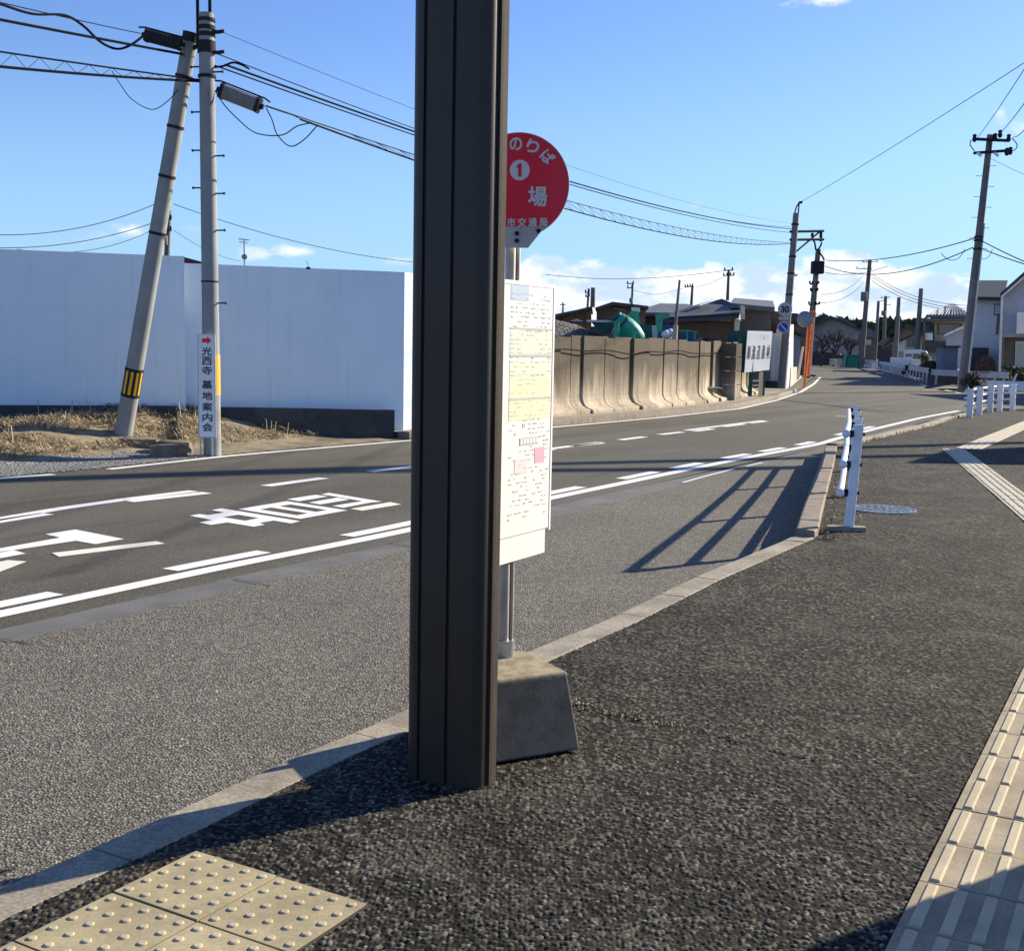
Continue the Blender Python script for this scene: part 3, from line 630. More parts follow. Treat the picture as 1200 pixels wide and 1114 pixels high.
def guide(name, rails, width, mat, tile=.3):
    mb = MB()
    for a, b in zip(rails, rails[1:]):
        d = b-a; L = d.length; u = d.normalized(); v = V3((u.y, -u.x, 0)); n = max(1, round(L/tile)); st = L/n
        for k in range(n):
            c = a+u*(st*(k+.5))+v*(width/2); dz = random.uniform(-.002, .002); zt = .011+dz
            mb.box((c.x, c.y, zt-.02), u*(st/2-.0028), v*(width/2), (0, 0, .02), 0)
            for q in range(4):
                e = c+v*((q-1.5)*width/4); hw = .0165; hl = st/2-.012
                P = [e+u*s*hl+v*t*hw for s, t in ((-1, -1), (1, -1), (1, 1), (-1, 1))]; Q = [e+u*s*(hl-.006)+v*t*(hw-.006) for s, t in ((-1, -1), (1, -1), (1, 1), (-1, 1))]
                mb.add([(p.x, p.y, zt-.001) for p in P]+[(p.x, p.y, zt+.006) for p in Q], [(0, 1, 5, 4), (1, 2, 6, 5), (2, 3, 7, 6), (3, 0, 4, 7), (4, 5, 6, 7)], 2)
        c = a+u*(L/2)+v*(width/2); mb.box((c.x, c.y, -.013), u*(L/2+.003), v*(width/2+.003), (0, 0, .018), 1)
    return struct(name, mb, [mat, 'joint', 'tactile_bar'])
ga = 1.06834; gu = V3((math.cos(ga), math.sin(ga), 0)); go = V3((.9865, 2.8577, 0))
guide('tactile_guide_paving', [go-gu*1.2, go+gu*4.8], .3, 'tactile_dirty')
f0 = G(1177, 590.6, 0); f1 = G(1104, 526, 0); fd = (f1-f0).normalized()
guide('tactile_guide_paving', [f0-fd*1.5, f1], .32, 'tactile_pale')
h0 = G(1120, 525.5, 0); h1 = G(1200, 493.6, 0); hd = (h1-h0).normalized(); guide('tactile_guide_paving', [h0, h1+hd*6], .36, 'tactile_pale')

# ================================================================ FOREGROUND THINGS
# ---- bus shelter pillar
def rrect(hx, hy, r, n=6):
    pts = []
    for cx, cy, a0 in ((hx-r, hy-r, 0), (-(hx-r), hy-r, 90), (-(hx-r), -(hy-r), 180), (hx-r, -(hy-r), 270)):
        for k in range(n+1):
            a = rad(a0+90*k/n); pts.append((cx+r*math.cos(a), cy+r*math.sin(a)))
    return pts
pu = V3((.915, -.403, 0)).normalized(); pv = V3((-pu.y, pu.x, 0))     # pu: along the broad face, pv: away from the camera
pc = V3((-.186, 3.86, 0))
pl = thing('shelter_pillar', 'dark brown grooved metal bus shelter pillar in the foreground', 'pillar', pc)
def pillar():
    hx, hy, r = .141, .075, .05
    prof = rrect(hx, hy, r, 8)
    # grooves cut in the near (-pv) face and the right end
    def groove(p, y=-hy, w=.006, d=.011): return [(p-w, y), (p-w*.8, y+d), (p+w*.8, y+d), (p+w, y)]
    out = []; near = [q for q in prof]
    # rebuild clockwise list with grooves inserted on the lower edge
    k = [i for i, q in enumerate(prof) if abs(q[1]+hy) < 1e-6]
    i0 = k[0]
    for i, q in enumerate(prof):
        out.append(q)
        if i == i0:
            for gx in (-.083, .018): out += groove(gx)
    mb = MB(); z0, z1 = .004, 3.0
    mb.prism([pc+pu*x+pv*y+V3((0, 0, z0)) for x, y in out], (0, 0, z1-z0))
    mb.build('pillar_body', 'bronze', pl, smooth=35)
    mb = MB()
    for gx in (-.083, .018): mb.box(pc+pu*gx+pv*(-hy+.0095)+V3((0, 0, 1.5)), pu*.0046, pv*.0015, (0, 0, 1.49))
    mb.build('groove_shade', 'bronze_gap', pl)  # near black strips paint the shade inside the grooves
    # raised cover strip running up the right end
    mb = MB(); mb.prism([pc+pu*x+pv*y+V3((0, 0, z0)) for x, y in ((hx-.004, -.02), (hx+.009, -.02), (hx+.011, -.006), (hx+.011, .03), (hx-.004, .03))], (0, 0, z1-z0)); mb.build('cover_strip', 'bronze_matte', pl)
    mb = MB(); mb.box(pc+V3((0, 0, 3.06)), pu*.25, pv*.5, (0, 0, .05)); mb.build('roof_beam', 'bronze', pl)
    mb = MB(); mb.prism([pc+pu*(x*1.04)+pv*(y*1.04)+V3((0, 0, -.01)) for x, y in rrect(hx, hy, r, 6)], (0, 0, .016)); mb.build('foot_plate', 'bronze_gap', pl)
pillar()

# ---- bus stop
bu = V3((.882, .471, 0)).normalized(); bv = V3((-bu.y, bu.x, 0))
bcen = G(680, 881.5, 0)-bu*.235+bv*.235
bs = thing('bus_stop_sign', 'bus stop with round red sign and timetable board on concrete base', 'bus stop', bcen)
mb = MB(); hb, ht, zt = .235, .165, .275
lo = [bcen+bu*(a*hb)+bv*(b*hb)+V3((0, 0, .012)) for a, b in ((-1, -1), (1, -1), (1, 1), (-1, 1))]
tcn = G(664.5, 786, zt)-bu*ht+bv*ht; tcn.z = 0
hi = [tcn+bu*(a*ht)+bv*(b*ht)+V3((0, 0, zt)) for a, b in ((-1, -1), (1, -1), (1, 1), (-1, 1))]
mb.add(lo+hi, [(0, 1, 5, 4), (1, 2, 6, 5), (2, 3, 7, 6), (3, 0, 4, 7), (4, 5, 6, 7), (3, 2, 1, 0)])
base = mb.build('base', 'concrete_base', bs, bevel=.008)
def mossy_lit_top():  # moss on the base top, its colour also lightened for the sun there
    m = MT['concrete_base']; t = m.node_tree; b = t.nodes['Principled BSDF']; old = b.inputs['Base Color'].links[0].from_socket; co = objco(t)
    z = t.nodes.new('ShaderNodeSeparateXYZ'); t.links.new(co, z.inputs[0])
    f = ramp(t, MATH(t, 'ADD', z.outputs[2], MATH(t, 'MULTIPLY', noise(t, co, 24, 5, .7), .03)), .268, .284)
    c = mixcol(t, ramp(t, noise(t, co, 17, 5, .7), .35, .65), (.36, .30, .20), (.20, .165, .09))
    t.links.new(mixcol(t, f, old, c), b.inputs['Base Color'])
mossy_lit_top()
mb = MB(); mb.box(bcen+V3((0, 0, .006)), bu*.2, bv*.2, (0, 0, .012)); mb.build('foot', 'darkstone', bs)
pp = V3((-.012, 4.405, 0))
mb = MB(); mb.tube([pp+V3((0, 0, zt-.005)), pp+V3((0, 0, zt+.062))], .034, 20); mb.build('collar', 'steel', bs, smooth=40)
mb = MB(); mb.tube([pp+V3((-.008, 0, zt+.05)), pp+V3((-.008, 0, 2.04))], .019, 16); mb.build('pole', 'steel_pole', bs, smooth=40)
mb = MB(); mb.tube([pp+V3((.019, .012, zt+.05)), pp+V3((.019, .012, 1.95))], .0085, 12); mb.build('conduit', 'steel_pole', bs, smooth=40)
dy = rad(8); du = V3((math.cos(dy), -math.sin(dy), 0)); dn = V3((-math.sin(dy), -math.cos(dy), 0))   # disc faces the camera side
dc = A(607, 217, 4.36); R_ = .1845
def cut_disc(off, r, thick):
    pts = []
    cut = -r*.86
    for k in range(65):
        a = rad(-90+60+k*(300/64.)) if False else rad(-62+k*(304/64.))
        pts.append((r*math.cos(a), r*math.sin(a)))
    pts = [p for p in pts]
    low = [(-.32*r, -1.22*r*.98), (.17*r*1.3, -1.22*r*.98)]
    return pts+low
P2 = cut_disc(0, R_, 0)
mb = MB(); mb.prism([dc+du*x+ZUP*y+dn*.0 for x, y in P2], dn*-.006); disc = mb.build('sign_disc', 'plate', bs)
mb = MB(); pr = [(x, max(y, -.80*R_)) for x, y in P2[:-2]]
mb.prism([dc+du*x*.985+ZUP*y*.985+dn*.0015 for x, y in pr], dn*-.001); mb.build('red_face', 'red', disc)
mb = MB(); te = dc+dn*.003
def arc_txt(ch, ang, rr, s):
    a = rad(ang); c = te+du*(math.cos(a)*rr)+ZUP*(math.sin(a)*rr); t = du*math.sin(a)-ZUP*math.cos(a); n_ = du*math.cos(a)+ZUP*math.sin(a); put_text(mb, ch, c, t, n_, s, s, bold=.0025)
for ch, an in (('バ', 146), ('ス', 121), ('の', 94), ('り', 69), ('ば', 43)): arc_txt(ch, an, .143, .043)
put_text(mb, '場', te+du*.072+ZUP*-.040, du, ZUP, .066, .068, bold=.003)
for i, ch in enumerate('市交通局'): put_text(mb, ch, te+du*(-.021+.0385*i)+ZUP*-.131, du, ZUP, .029, .029, bold=.0015)
cc = te+du*.006+ZUP*.052; mb.disc(cc, du, ZUP, .036, 32); mb.build('lettering', 'signgrey', disc)
mb = MB(); one = cc+dn*.0025; mb.poly([one+du*x+ZUP*y for x, y in ((-.005, -.023), (.006, -.023), (.006, .024), (-.001, .024), (-.011, .014), (-.011, .006), (-.005, .009))]); mb.build('route_number', 'red', disc)
for x, y in ((-.002, -.92), (-.002, -1.06), (.42, -.87)):
    mb = MB(); mb.tube([dc+du*x*R_+ZUP*(y*R_)+dn*.001, dc+du*x*R_+ZUP*(y*R_)+dn*.006], .008, 10)
    mb.build('bolt', 'blacksteel', disc)
# timetable board, lit by the low sun
qu = V3((.5, .866, 0)).normalized(); qn = V3((qu.y, -qu.x, 0)); bo = pp+V3((-.002, .0, 0))+qn*.03
tz0, tz1, ta0, ta1 = .735, 1.657, -.27, .268
def BP(t, z, o=0.): return bo+qu*t+qn*o+V3((0, 0, z))
TT = lambda t: -.075+(t+.13)*.6        # print layout -> board
mb = MB(); mb.box(BP((ta0+ta1)/2, (tz0+tz1)/2, -.008), qu*((ta1-ta0)/2), qn*.008, (0, 0, (tz1-tz0)/2)); board = mb.build('timetable_board', 'paper', bs)
mb = MB()
for t0, t1, z0, z1 in ((ta0-.008, ta1+.008, tz1, tz1+.014), (ta1, ta1+.012, tz0-.01, tz1), (ta0-.012, ta0, tz0-.01, tz1)):
    mb.box(BP((t0+t1)/2, (z0+z1)/2, -.004), qu*((t1-t0)/2), qn*.006, (0, 0, (z1-z0)/2))
mb.build('frame', 'white', board)
mb = MB(); mb.box(BP((ta0+ta1)/2-.01, .69, -.008), qu*((ta1-ta0)/2-.01), qn*.004, (0, 0, .052)); mb.build('lower_plate', 'paper', bs)
def patch(name, mat, rects):
    for t0, t1, z0, z1, o in rects:
        mb = MB(); mb.box(BP(TT((t0+t1)/2), (z0+z1)/2, o), qu*((t1-t0)*.3), qn*.0004, (0, 0, (z1-z0)/2))
        mb.build(name, mat, board)
patch('heading_strip', 'bluepaper', [(-.1, .12, 1.600, 1.655, .0006)])
patch('pale_green_sheet', 'greenpaper', [(-.1, .43, 1.405, 1.49, .0006), (-.1, .43, 1.33, 1.385, .0006)])
patch('yellow_sheet', 'yellowpaper', [(-.1, .43, 1.245, 1.325, .0008), (-.1, .43, 1.165, 1.236, .0008)])
patch('pink_note', 'pink', [(.235, .36, .995, 1.055, .0008), (.07, .10, 1.135, 1.15, .001)])
patch('pale_pink_note', 'palepink', [(-.02, .14, .965, 1.02, .0008)])
mb = MB()
for z in (1.50, 1.40, 1.24): mb.box(BP(TT(.165), z, .0012), qu*.16, qn*.0004, (0, 0, .0035))
rs = random.Random(3)
for z in np.arange(.80, 1.64, .0165):
    t = -.09
    while t < .40:
        L = rs.uniform(.012, .06)
        if rs.random() < .55: mb.box(BP(TT(t+L/2), z+rs.uniform(-.002, .002), .0014), qu*(L*.3), qn*.0003, (0, 0, rs.choice((.0012, .002, .0026))))
        t += L+rs.uniform(.01, .05)
mb.build('small_print', 'greyink', board)
mb = MB(); mb.box(BP(TT(.16), 1.083, .0012), qu*.072, qn*.0004, (0, 0, .014)); mb.build('dark_label', 'greyink', board)
mb = MB()
for k in range(6): mb.box(BP(TT(.06+.04*k), 1.083, .0018), qu*.008, qn*.0004, (0, 0, .009))
mb.build('label_gaps', 'paper', board)

# ---- guard fence beside the raised kerb
def pipe_fence(name, label, posts, hts, rails, out, pw, mat, rr=.022, first_base=False, lean=0.):
    LN = V3((lean, 0, 0))
    root = thing(name, label, 'guard fence', posts[0])
    tops = []
    for i, (p, h) in enumerate(zip(posts, hts)):
        a = posts[min(i+1, len(posts)-1)]-posts[max(i-1, 0)]; a.z = 0; a.normalize(); n = V3((a.y, -a.x, 0))
        mb = MB(); mb.box(p+LN*(h*.5)+V3((0, 0, h/2-.02)), a*pw*.2, n*pw*.46, LN*(h*.5)+V3((0, 0, h/2+.02))); mb.box(p+LN*h+V3((0, 0, h+.008)), a*pw*.22, n*pw*.5, (0, 0, .008))
        po = mb.build('post', mat, root, bevel=.006)
        for k in rails:
            mb = MB(); q = p+LN*(h*k)+V3((0, 0, h*k)); mb.box(q-n*(pw*.42+.012), a*.02, n*.018, (0, 0, .026)); mb.tube([q+n*(pw*.42), q+n*(pw*.42+.02)], .014, 8); mb.tube([q-n*(pw*.46), q-n*(pw*.42+.045)], .012, 8); mb.tube([q-n*pw*.5, q+n*pw*.5], .008, 6)
            mb.build('rail_bracket', 'blacksteel', po)
    for k in rails:
        pts = []
        for i, (p, h) in enumerate(zip(posts, hts)):
            a = posts[min(i+1, len(posts)-1)]-posts[max(i-1, 0)]; a.z = 0; a.normalize(); n = V3((a.y, -a.x, 0)); pts.append(p+LN*(h*k)+V3((0, 0, h*k))-n*out)
        d0 = (pts[0]-pts[1]).normalized()*.08; d1 = (pts[-1]-pts[-2]).normalized()*.12
        pts = [pts[0]+d0]+pts+[pts[-1]+d1]
        mb = MB(); mb.tube(pts, rr, 12)
        for e, f in ((pts[0], pts[0]-d0.normalized()*.0), (pts[-1], pts[-1])): pass
        c = pts[0]; mb.lathe(c-d0.normalized()*.03, d0, [(0, rr*1.25), (.035, rr*1.25), (.05, rr*.8), (.055, .002)], 12)
        mb.build('rail', mat, root, smooth=40)
    if first_base:
        p = posts[0]; mb = MB(); mb.box(p+V3((-.02, 0, .02)), (.155, -.012, 0), (.004, .05, 0), (0, 0, .02)); mb.build('footing', 'kerb', root, bevel=.006)
    return root
nf = [G(994, 622, 0)]
for px, py, Yd in ((1001.7, 491, 11.9), (1001, 483, 14.4), (1000, 475.5, 16.7)): nf.append(V3((A(px, py, Yd).x, Yd, 0)))
pipe_fence('guard_fence', 'white three pipe guard fence beside the bus bay, nearest to the camera', nf, [.845, .77, .71, .68], (.93, .64, .37), .09, .085, 'whitefence', .026, True, lean=.05)
ff = [G(1135.8, 489, 0), G(1147, 485.8, 0), G(1160, 482.5, 0), G(1171, 481.4, 0), G(1186, 480.7, 0)]
ff = [V3((p.x, p.y, 0)) for p in ff]
pipe_fence('guard_fence', 'white pipe guard fence curving round the far street corner', ff, [.64, .66, .66, .67, .67], (.93, .68, .42), .09, .15, 'whitefence', .028)

# ---- manhole cover
mc = G(1034, 597.6, .0); mh = thing('manhole_cover', 'round patterned iron manhole cover set in the sidewalk', 'manhole cover', (mc.x, mc.y, 0))
mb = MB(); mb.lathe(V3((mc.x, mc.y, .002)), ZUP, [(0, .30), (.0075, .30), (.0075, .2), (.0076, .01)], 40); mb.build('recess', 'manhole_dark', mh)
mb = MB()
def ring(r0, r1, n=48, a0=0, a1=360, z=.0075, h=.006):
    k = max(3, int(n*(a1-a0)/360)); lo = []; 
    for i in range(k):
        p, q = rad(a0+(a1-a0)*i/k), rad(a0+(a1-a0)*(i+1)/k)
        c = V3((mc.x, mc.y, z)); f = lambda r, a: c+V3((math.cos(a)*r, math.sin(a)*r, 0))
        mb.prism([f(r0, p), f(r1, p), f(r1, q), f(r0, q)], (0, 0, h))
ring(.278, .302); ring(.245, .262)
for r0, r1, m in ((.03, .07, 5), (.09, .14, 10), (.155, .195, 14), (.205, .238, 20)):
    for k in range(m): ring(r0, r1, 48, 360*k/m+3*r0*40, 360*(k+.58)/m+3*r0*40)
mb.build('iron_pattern', 'manhole', mh)

# ---- litter and weeds along the raised kerb (uncountable)
mb = MB(); rs = random.Random(11)
for i in range(650):
    t = rs.random(); s = t*(len(ri)-1); k = min(int(s), len(ri)-2); p = ri[k].lerp(ri[k+1], s-k); o = abs(rs.gauss(0, .07))+.015
    if rs.random() < .25: o += rs.uniform(0, .25)
    p = V3((p.x+o, p.y-.1+rs.uniform(-.05, .05), .012+rs.uniform(0, .012))); a = rs.uniform(0, 6.28); L = rs.uniform(.004, .017); wv = L*rs.uniform(.3, .7); d = V3((math.cos(a), math.sin(a), rs.uniform(-.35, .35))); e = V3((-d.y, d.x, rs.uniform(-.4, .4)))
    mb.add([p-d*L, p+e*wv, p+d*L, p-e*wv+V3((0, 0, .004))], [(0, 1, 2, 3)])
stuff('leaf_litter', mb, 'litter', 'dry brown leaf litter gathered behind the raised kerb', 'leaf litter', recalc=False)
mb = MB()
for i in range(700):
    t = rs.random(); p = G(672+t*190+rs.gauss(0, 3), 823+t*40+rs.gauss(0, 2.2), .009)
    if t > .62 and rs.random() < .7: continue
    a = rs.uniform(0, 6.28); L = rs.uniform(.003, .009); d = V3((math.cos(a), math.sin(a), .3)); e = V3((-d.y, d.x, .5))
    mb.add([p-d*L, p+e*L*.5, p+d*L, p-e*L*.4], [(0, 1, 2, 3)])
stuff('dry_moss', mb, 'strawdark', 'thin line of dry yellowish moss in a sidewalk crack', 'moss', recalc=False)
mb = MB()
for i in range(420):
    s = rs.random()*(len(KCS)*.55); k = int(s); p = KCS[k].lerp(KCS[k+1], s-k); o = abs(rs.gauss(0, .06))+.01
    nrm = V3((KCS[k+1].y-KCS[k].y, -(KCS[k+1].x-KCS[k].x), 0)).normalized(); p = p+nrm*o; h = rs.uniform(.01, .07); a = rs.uniform(0, 6.28); d = V3((math.cos(a), math.sin(a), 0))*.02
    mb.add([p-d*.4, p+d*.4, p+d*rs.uniform(-1, 1)+V3((0, 0, h))], [(0, 1, 2)])
stuff('kerb_weeds', mb, 'weed', 'dry weeds growing along the back of the corner kerb', 'weeds', recalc=False)

# ---- shrub builder, then an unseen cabinet added to cast a shadow on the sidewalk
def shrub(name, label, cat, c, rx, ry, h, n, leaf, mat='leafolive', seed=1, stems=5, group=None):
    rs = random.Random(seed); root = thing(name, label, cat, c, group)
    mb = MB()
    for k in range(stems):
        a = rs.uniform(0, 6.28); e = V3((c[0]+math.cos(a)*rx*.6, c[1]+math.sin(a)*ry*.6, c[2]+h*.8)); mb.tube([V3(c), V3(c).lerp(e, .5)+V3((0, 0, h*.1)), e], [.03, .02, .006], 6)
    mb.build('stems', 'bark', root)
    mb = MB(); cl = [(V3((c[0]+rs.gauss(0, rx*.42), c[1]+rs.gauss(0, ry*.42), c[2]+h*(.25+.6*rs.random()))), rs.uniform(.25, .5)*min(rx, h*.5)) for _ in range(26)]
    for i in range(n):
        q, r = rs.choice(cl); d = V3((rs.gauss(0, 1), rs.gauss(0, 1), rs.gauss(0, .8))).normalized(); p = q+d*r*rs.uniform(.5, 1)
        if p.z < c[2]+.03: continue
        a = V3((rs.gauss(0, 1), rs.gauss(0, 1), rs.gauss(0, 1))).normalized(); b = a.cross(d).normalized(); L = leaf*rs.uniform(.6, 1.3)
        mb.add([p-a*L, p+b*L*.5, p+a*L, p-b*L*.5], [(0, 1, 2, 3)])
    mb.build('foliage', mat, root, recalc=False); return root

cb = V3((2.93, 3.77, 0))+V3((.555, -.832, 0))*.07; cab = thing('shadow_cabinet', 'unseen grey cabinet added beyond the right edge to shade the sidewalk', 'cabinet', cb)
ca = V3((.832, .555, 0)); cn = V3((.555, -.832, 0))
mb = MB(); mb.box(cb+V3((0, 0, .52)), ca*.2, cn*.44, (0, 0, .48)); mb.build('body', 'shed', cab, bevel=.03)
mb = MB(); mb.box(cb+V3((0, 0, .02)), ca*.24, cn*.48, (0, 0, .03)); mb.build('plinth', 'kerb', cab)
for s_ in (-1, 1):
    mb = MB(); mb.box(cb-ca*.204+cn*.215*s_+V3((0, 0, .53)), ca*.006, cn*.2, (0, 0, .42)); d = mb.build('door', 'shed', cab, bevel=.004)
    mb = MB(); mb.box(cb-ca*.214+cn*.05*s_+V3((0, 0, .55)), ca*.008, cn*.012, (0, 0, .06)); mb.build('handle', 'blacksteel', d)

# ================================================================ LEFT SIDE: lot, hoarding, utility poles
def sstep(a, b, x):
    t = max(0., min(1., (x-a)/(b-a))); return t*t*(3-2*t)
from mathutils import noise as mnoise
def line_s(p):
    """signed distance to the left of the far road line near the lot"""
    best = 1e9; r = 0
    for a, b in zip(FARB[:9], FARB[1:9]):
        d = b-a; L = d.length; t = max(0, min(1, ((p.x-a.x)*d.x+(p.y-a.y)*d.y)/(d.x*d.x+d.y*d.y))); qx, qy = a.x+d.x*t, a.y+d.y*t
        e = math.hypot(p.x-qx, p.y-qy)
        if e < best: best = e; r = ((p.x-a.x)*(-d.y)+(p.y-a.y)*d.x)/L
    return math.copysign(best, r)
HPX = [(-400, .15), (-150, .22), (0, .36), (60, .42), (120, .46), (165, .60), (215, .62), (250, .56), (300, .46), (360, .30), (420, .20), (480, .12), (560, .06)]
def mound_h(x, y):
    p = V3((x, y, 0)); s = line_s(p); px = 600+F*x/max(y, 1)
    H = np.interp(px, [a for a, _ in HPX], [b for _, b in HPX])
    k = sstep(.35, 2.7, s) if px > 205 else sstep(.9, 2.7, s)
    n = mnoise.noise((x*1.3, y*1.3, 3))*.05+mnoise.noise((x*4, y*4, 7))*.03
    return -.122+H*k*(1+.0)+n*min(1, k*1.5+.08)
mb = MB(); gx = np.arange(-15, .6, .085); gy = np.arange(6, 23.2, .085); idx = {}
for i, x in enumerate(gx):
    for j, y in enumerate(gy):
        s = line_s(V3((x, y, 0)))
        if s > .02 and s < 6.5: idx[(i, j)] = len(mb.v); mb.v.append((x, y, mound_h(x, y)))
for (i, j) in idx:
    k = [(i, j), (i+1, j), (i+1, j+1), (i, j+1)]
    if all(q in idx for q in k): mb.f.append(tuple(idx[q] for q in k)); mb.m.append(0)
for f in range(len(mb.f)):
    c = V3(mb.v[mb.f[f][0]]); px = 600+F*c.x/c.y
    mb.m[f] = 1 if (c.z < -.085+.03*mnoise.noise((c.x*2, c.y*2, 0)) and px < 225) else 0
struct('verge', mb, ['soil', 'gravel'], smooth=70, recalc=False)
# dry grass on the mound (uncountable)
def straw(n, name, mat, label, lo, hi, flatk, seed, dens):
    mb = MB(); rs = random.Random(seed)
    for _ in range(n):
        px = rs.uniform(-60, 500); Yd = rs.uniform(14.5, 21); x = (px-600)/F*Yd; s = line_s(V3((x, Yd, 0)))
        if s < .5 or s > 3.6: continue
        z = mound_h(x, Yd)
        d_ = mnoise.noise((x*1.1, Yd*1.1, seed))
        if z < -.06 or d_ < dens or rs.random() > sstep(.4, 1.6, s)+.15: continue
        h = rs.uniform(lo, hi); a = rs.uniform(0, 6.28); b = a+rs.uniform(-.6, .6); wv = rs.uniform(.004, .010)
        p = V3((x, Yd, z-.01)); e = V3((math.cos(a), math.sin(a), 0)); q = p+e*h*flatk*.5+V3((0, 0, h*(1-flatk*.5)*.7)); r = p+e*h*flatk+V3((math.cos(b), math.sin(b), 0))*h*.3+V3((0, 0, h*(1-flatk)*rs.uniform(.5, 1.1)+.01)); t = V3((-e.y, e.x, 0))*wv
        mb.add([p-t, p+t, q+t*.8, q-t*.8, r], [(0, 1, 2, 3), (3, 2, 4)])
    stuff(name, mb, mat, label, 'grass', recalc=False)
straw(25000, 'dry_grass', 'straw', 'pale dry grass lying over the low mound beside the lot', .05, .2, .85, 21, -.24)
straw(9000, 'dead_grass', 'strawdark', 'matted brown dead grass on top of the mound', .05, .22, .7, 22, .0)
straw(900, 'weed_stalks', 'straw', 'thin upright weed stalks on the mound edge', .15, .4, .15, 23, .1)
# rocks at the lot entrance
def rock(c, rx, ry, rz, label, seed, yaw=.4):
    rs = random.Random(seed); mb = MB(); n, m = 14, 9; vs = []; fs = []
    for i in range(m+1):
        t = math.pi*i/m-.5*math.pi
        for j in range(n):
            a = 2*math.pi*j/n; d = V3((math.cos(t)*math.cos(a), math.cos(t)*math.sin(a), math.sin(t))); k = 1+.22*mnoise.noise(d*1.6+V3((seed, 0, 0)))+.1*mnoise.noise(d*4+V3((seed, 0, 0)))
            q = d*k; q = V3((max(-.8, min(.8, q.x)), max(-.75, min(.75, q.y)), max(-.7, min(.62, q.z))))
            vs.append((c.x+rx*(q.x*math.cos(yaw)-q.y*math.sin(yaw)), c.y+ry*(q.x*math.sin(yaw)+q.y*math.cos(yaw)), c.z+rz*q.z))
    for i in range(m):
        for j in range(n): fs.append((i*n+j, i*n+(j+1) % n, (i+1)*n+(j+1) % n, (i+1)*n+j))
    mb.add(vs, fs); o = mb.build('rock', 'rock', smooth=38); return tag(o, label, 'rock', 'rocks at the lot entrance')
rock(V3((G(188, 535, -.1).x, 16.0, -.08)), .28, .2, .17, 'tan boulder lying at the road edge, nearest rock to the white line', 3)
rock(V3((A(214, 534, 16.0).x, 15.95, -.08)), .09, .09, .14, 'small upright stone just left of the pole foot', 5)
rock(V3((A(160, 526, 16.6).x, 16.7, -.04)), .34, .2, .16, 'dark flat boulder in the pole shadow, at the gravel', 8)
rock(V3((A(204, 526, 16.5).x, 16.5, -.05)), .3, .18, .15, 'dark boulder between the leaning pole and the sign post', 9)

# hoarding: tall white sheet fence in flat bays, with its returned end in the sun
hA = A(-90, 293, 17.0); hB = A(206, 300, 18.25); hC = A(208, 308, 18.5); hD = A(416, 316.4, 19.75); hE = A(474, 319, 20.12)
ho = thing('hoarding', 'tall plain white site hoarding behind the leaning pole', 'hoarding', (hE.x, hE.y, 0))
def bay(name, a, b, z0, zt0, zt1, th=.05, seam=.5):
    mb = MB(); d = V3((b.x-a.x, b.y-a.y, 0)); L = d.length; d.normalize(); n = V3((d.y, -d.x, 0)); k = max(1, round(L/seam))
    for i in range(k):
        s0, s1 = L*i/k+.0004, L*(i+1)/k-.0004; o = n*random.uniform(0, .0012); f = lambda s, z: V3((a.x, a.y, 0))+d*s+V3((0, 0, z))+o
        zz = lambda s: zt0+(zt1-zt0)*s/L
        mb.prism([f(s0, z0), f(s1, z0), f(s1, zz(s1)), f(s0, zz(s0))], -n*th)
    return mb.build(name, 'hoarding', ho)
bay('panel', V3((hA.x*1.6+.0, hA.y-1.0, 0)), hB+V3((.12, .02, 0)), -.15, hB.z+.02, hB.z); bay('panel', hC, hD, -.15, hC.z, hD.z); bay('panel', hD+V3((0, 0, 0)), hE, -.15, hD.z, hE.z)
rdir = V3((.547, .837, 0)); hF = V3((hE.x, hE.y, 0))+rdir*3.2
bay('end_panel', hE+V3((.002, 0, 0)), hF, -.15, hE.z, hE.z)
mb = MB(); c = A(425, 369, 20.62); d = V3((hE.x-hD.x, hE.y-hD.y, 0)).normalized(); n = V3((d.y, -d.x, 0)); c = c+n*.06
for hw, hh, oz in ((.035, .03, -.02), (.02, .05, .03)): mb.box(c+V3((0, 0, oz)), d*hw, n*.002, (0, 0, hh))
o = mb.build('safety_sticker', 'green', ho); 
# low dark concrete wall in front of the hoarding
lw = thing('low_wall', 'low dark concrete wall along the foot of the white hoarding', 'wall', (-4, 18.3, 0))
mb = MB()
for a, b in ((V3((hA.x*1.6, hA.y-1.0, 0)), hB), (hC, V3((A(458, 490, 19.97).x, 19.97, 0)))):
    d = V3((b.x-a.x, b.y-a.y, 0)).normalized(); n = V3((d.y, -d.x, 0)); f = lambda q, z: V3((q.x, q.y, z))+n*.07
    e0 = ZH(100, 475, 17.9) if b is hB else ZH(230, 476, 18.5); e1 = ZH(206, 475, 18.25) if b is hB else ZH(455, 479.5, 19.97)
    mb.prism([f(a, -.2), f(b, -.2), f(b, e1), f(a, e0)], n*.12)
mb.build('wall_body', 'darkwall', lw)

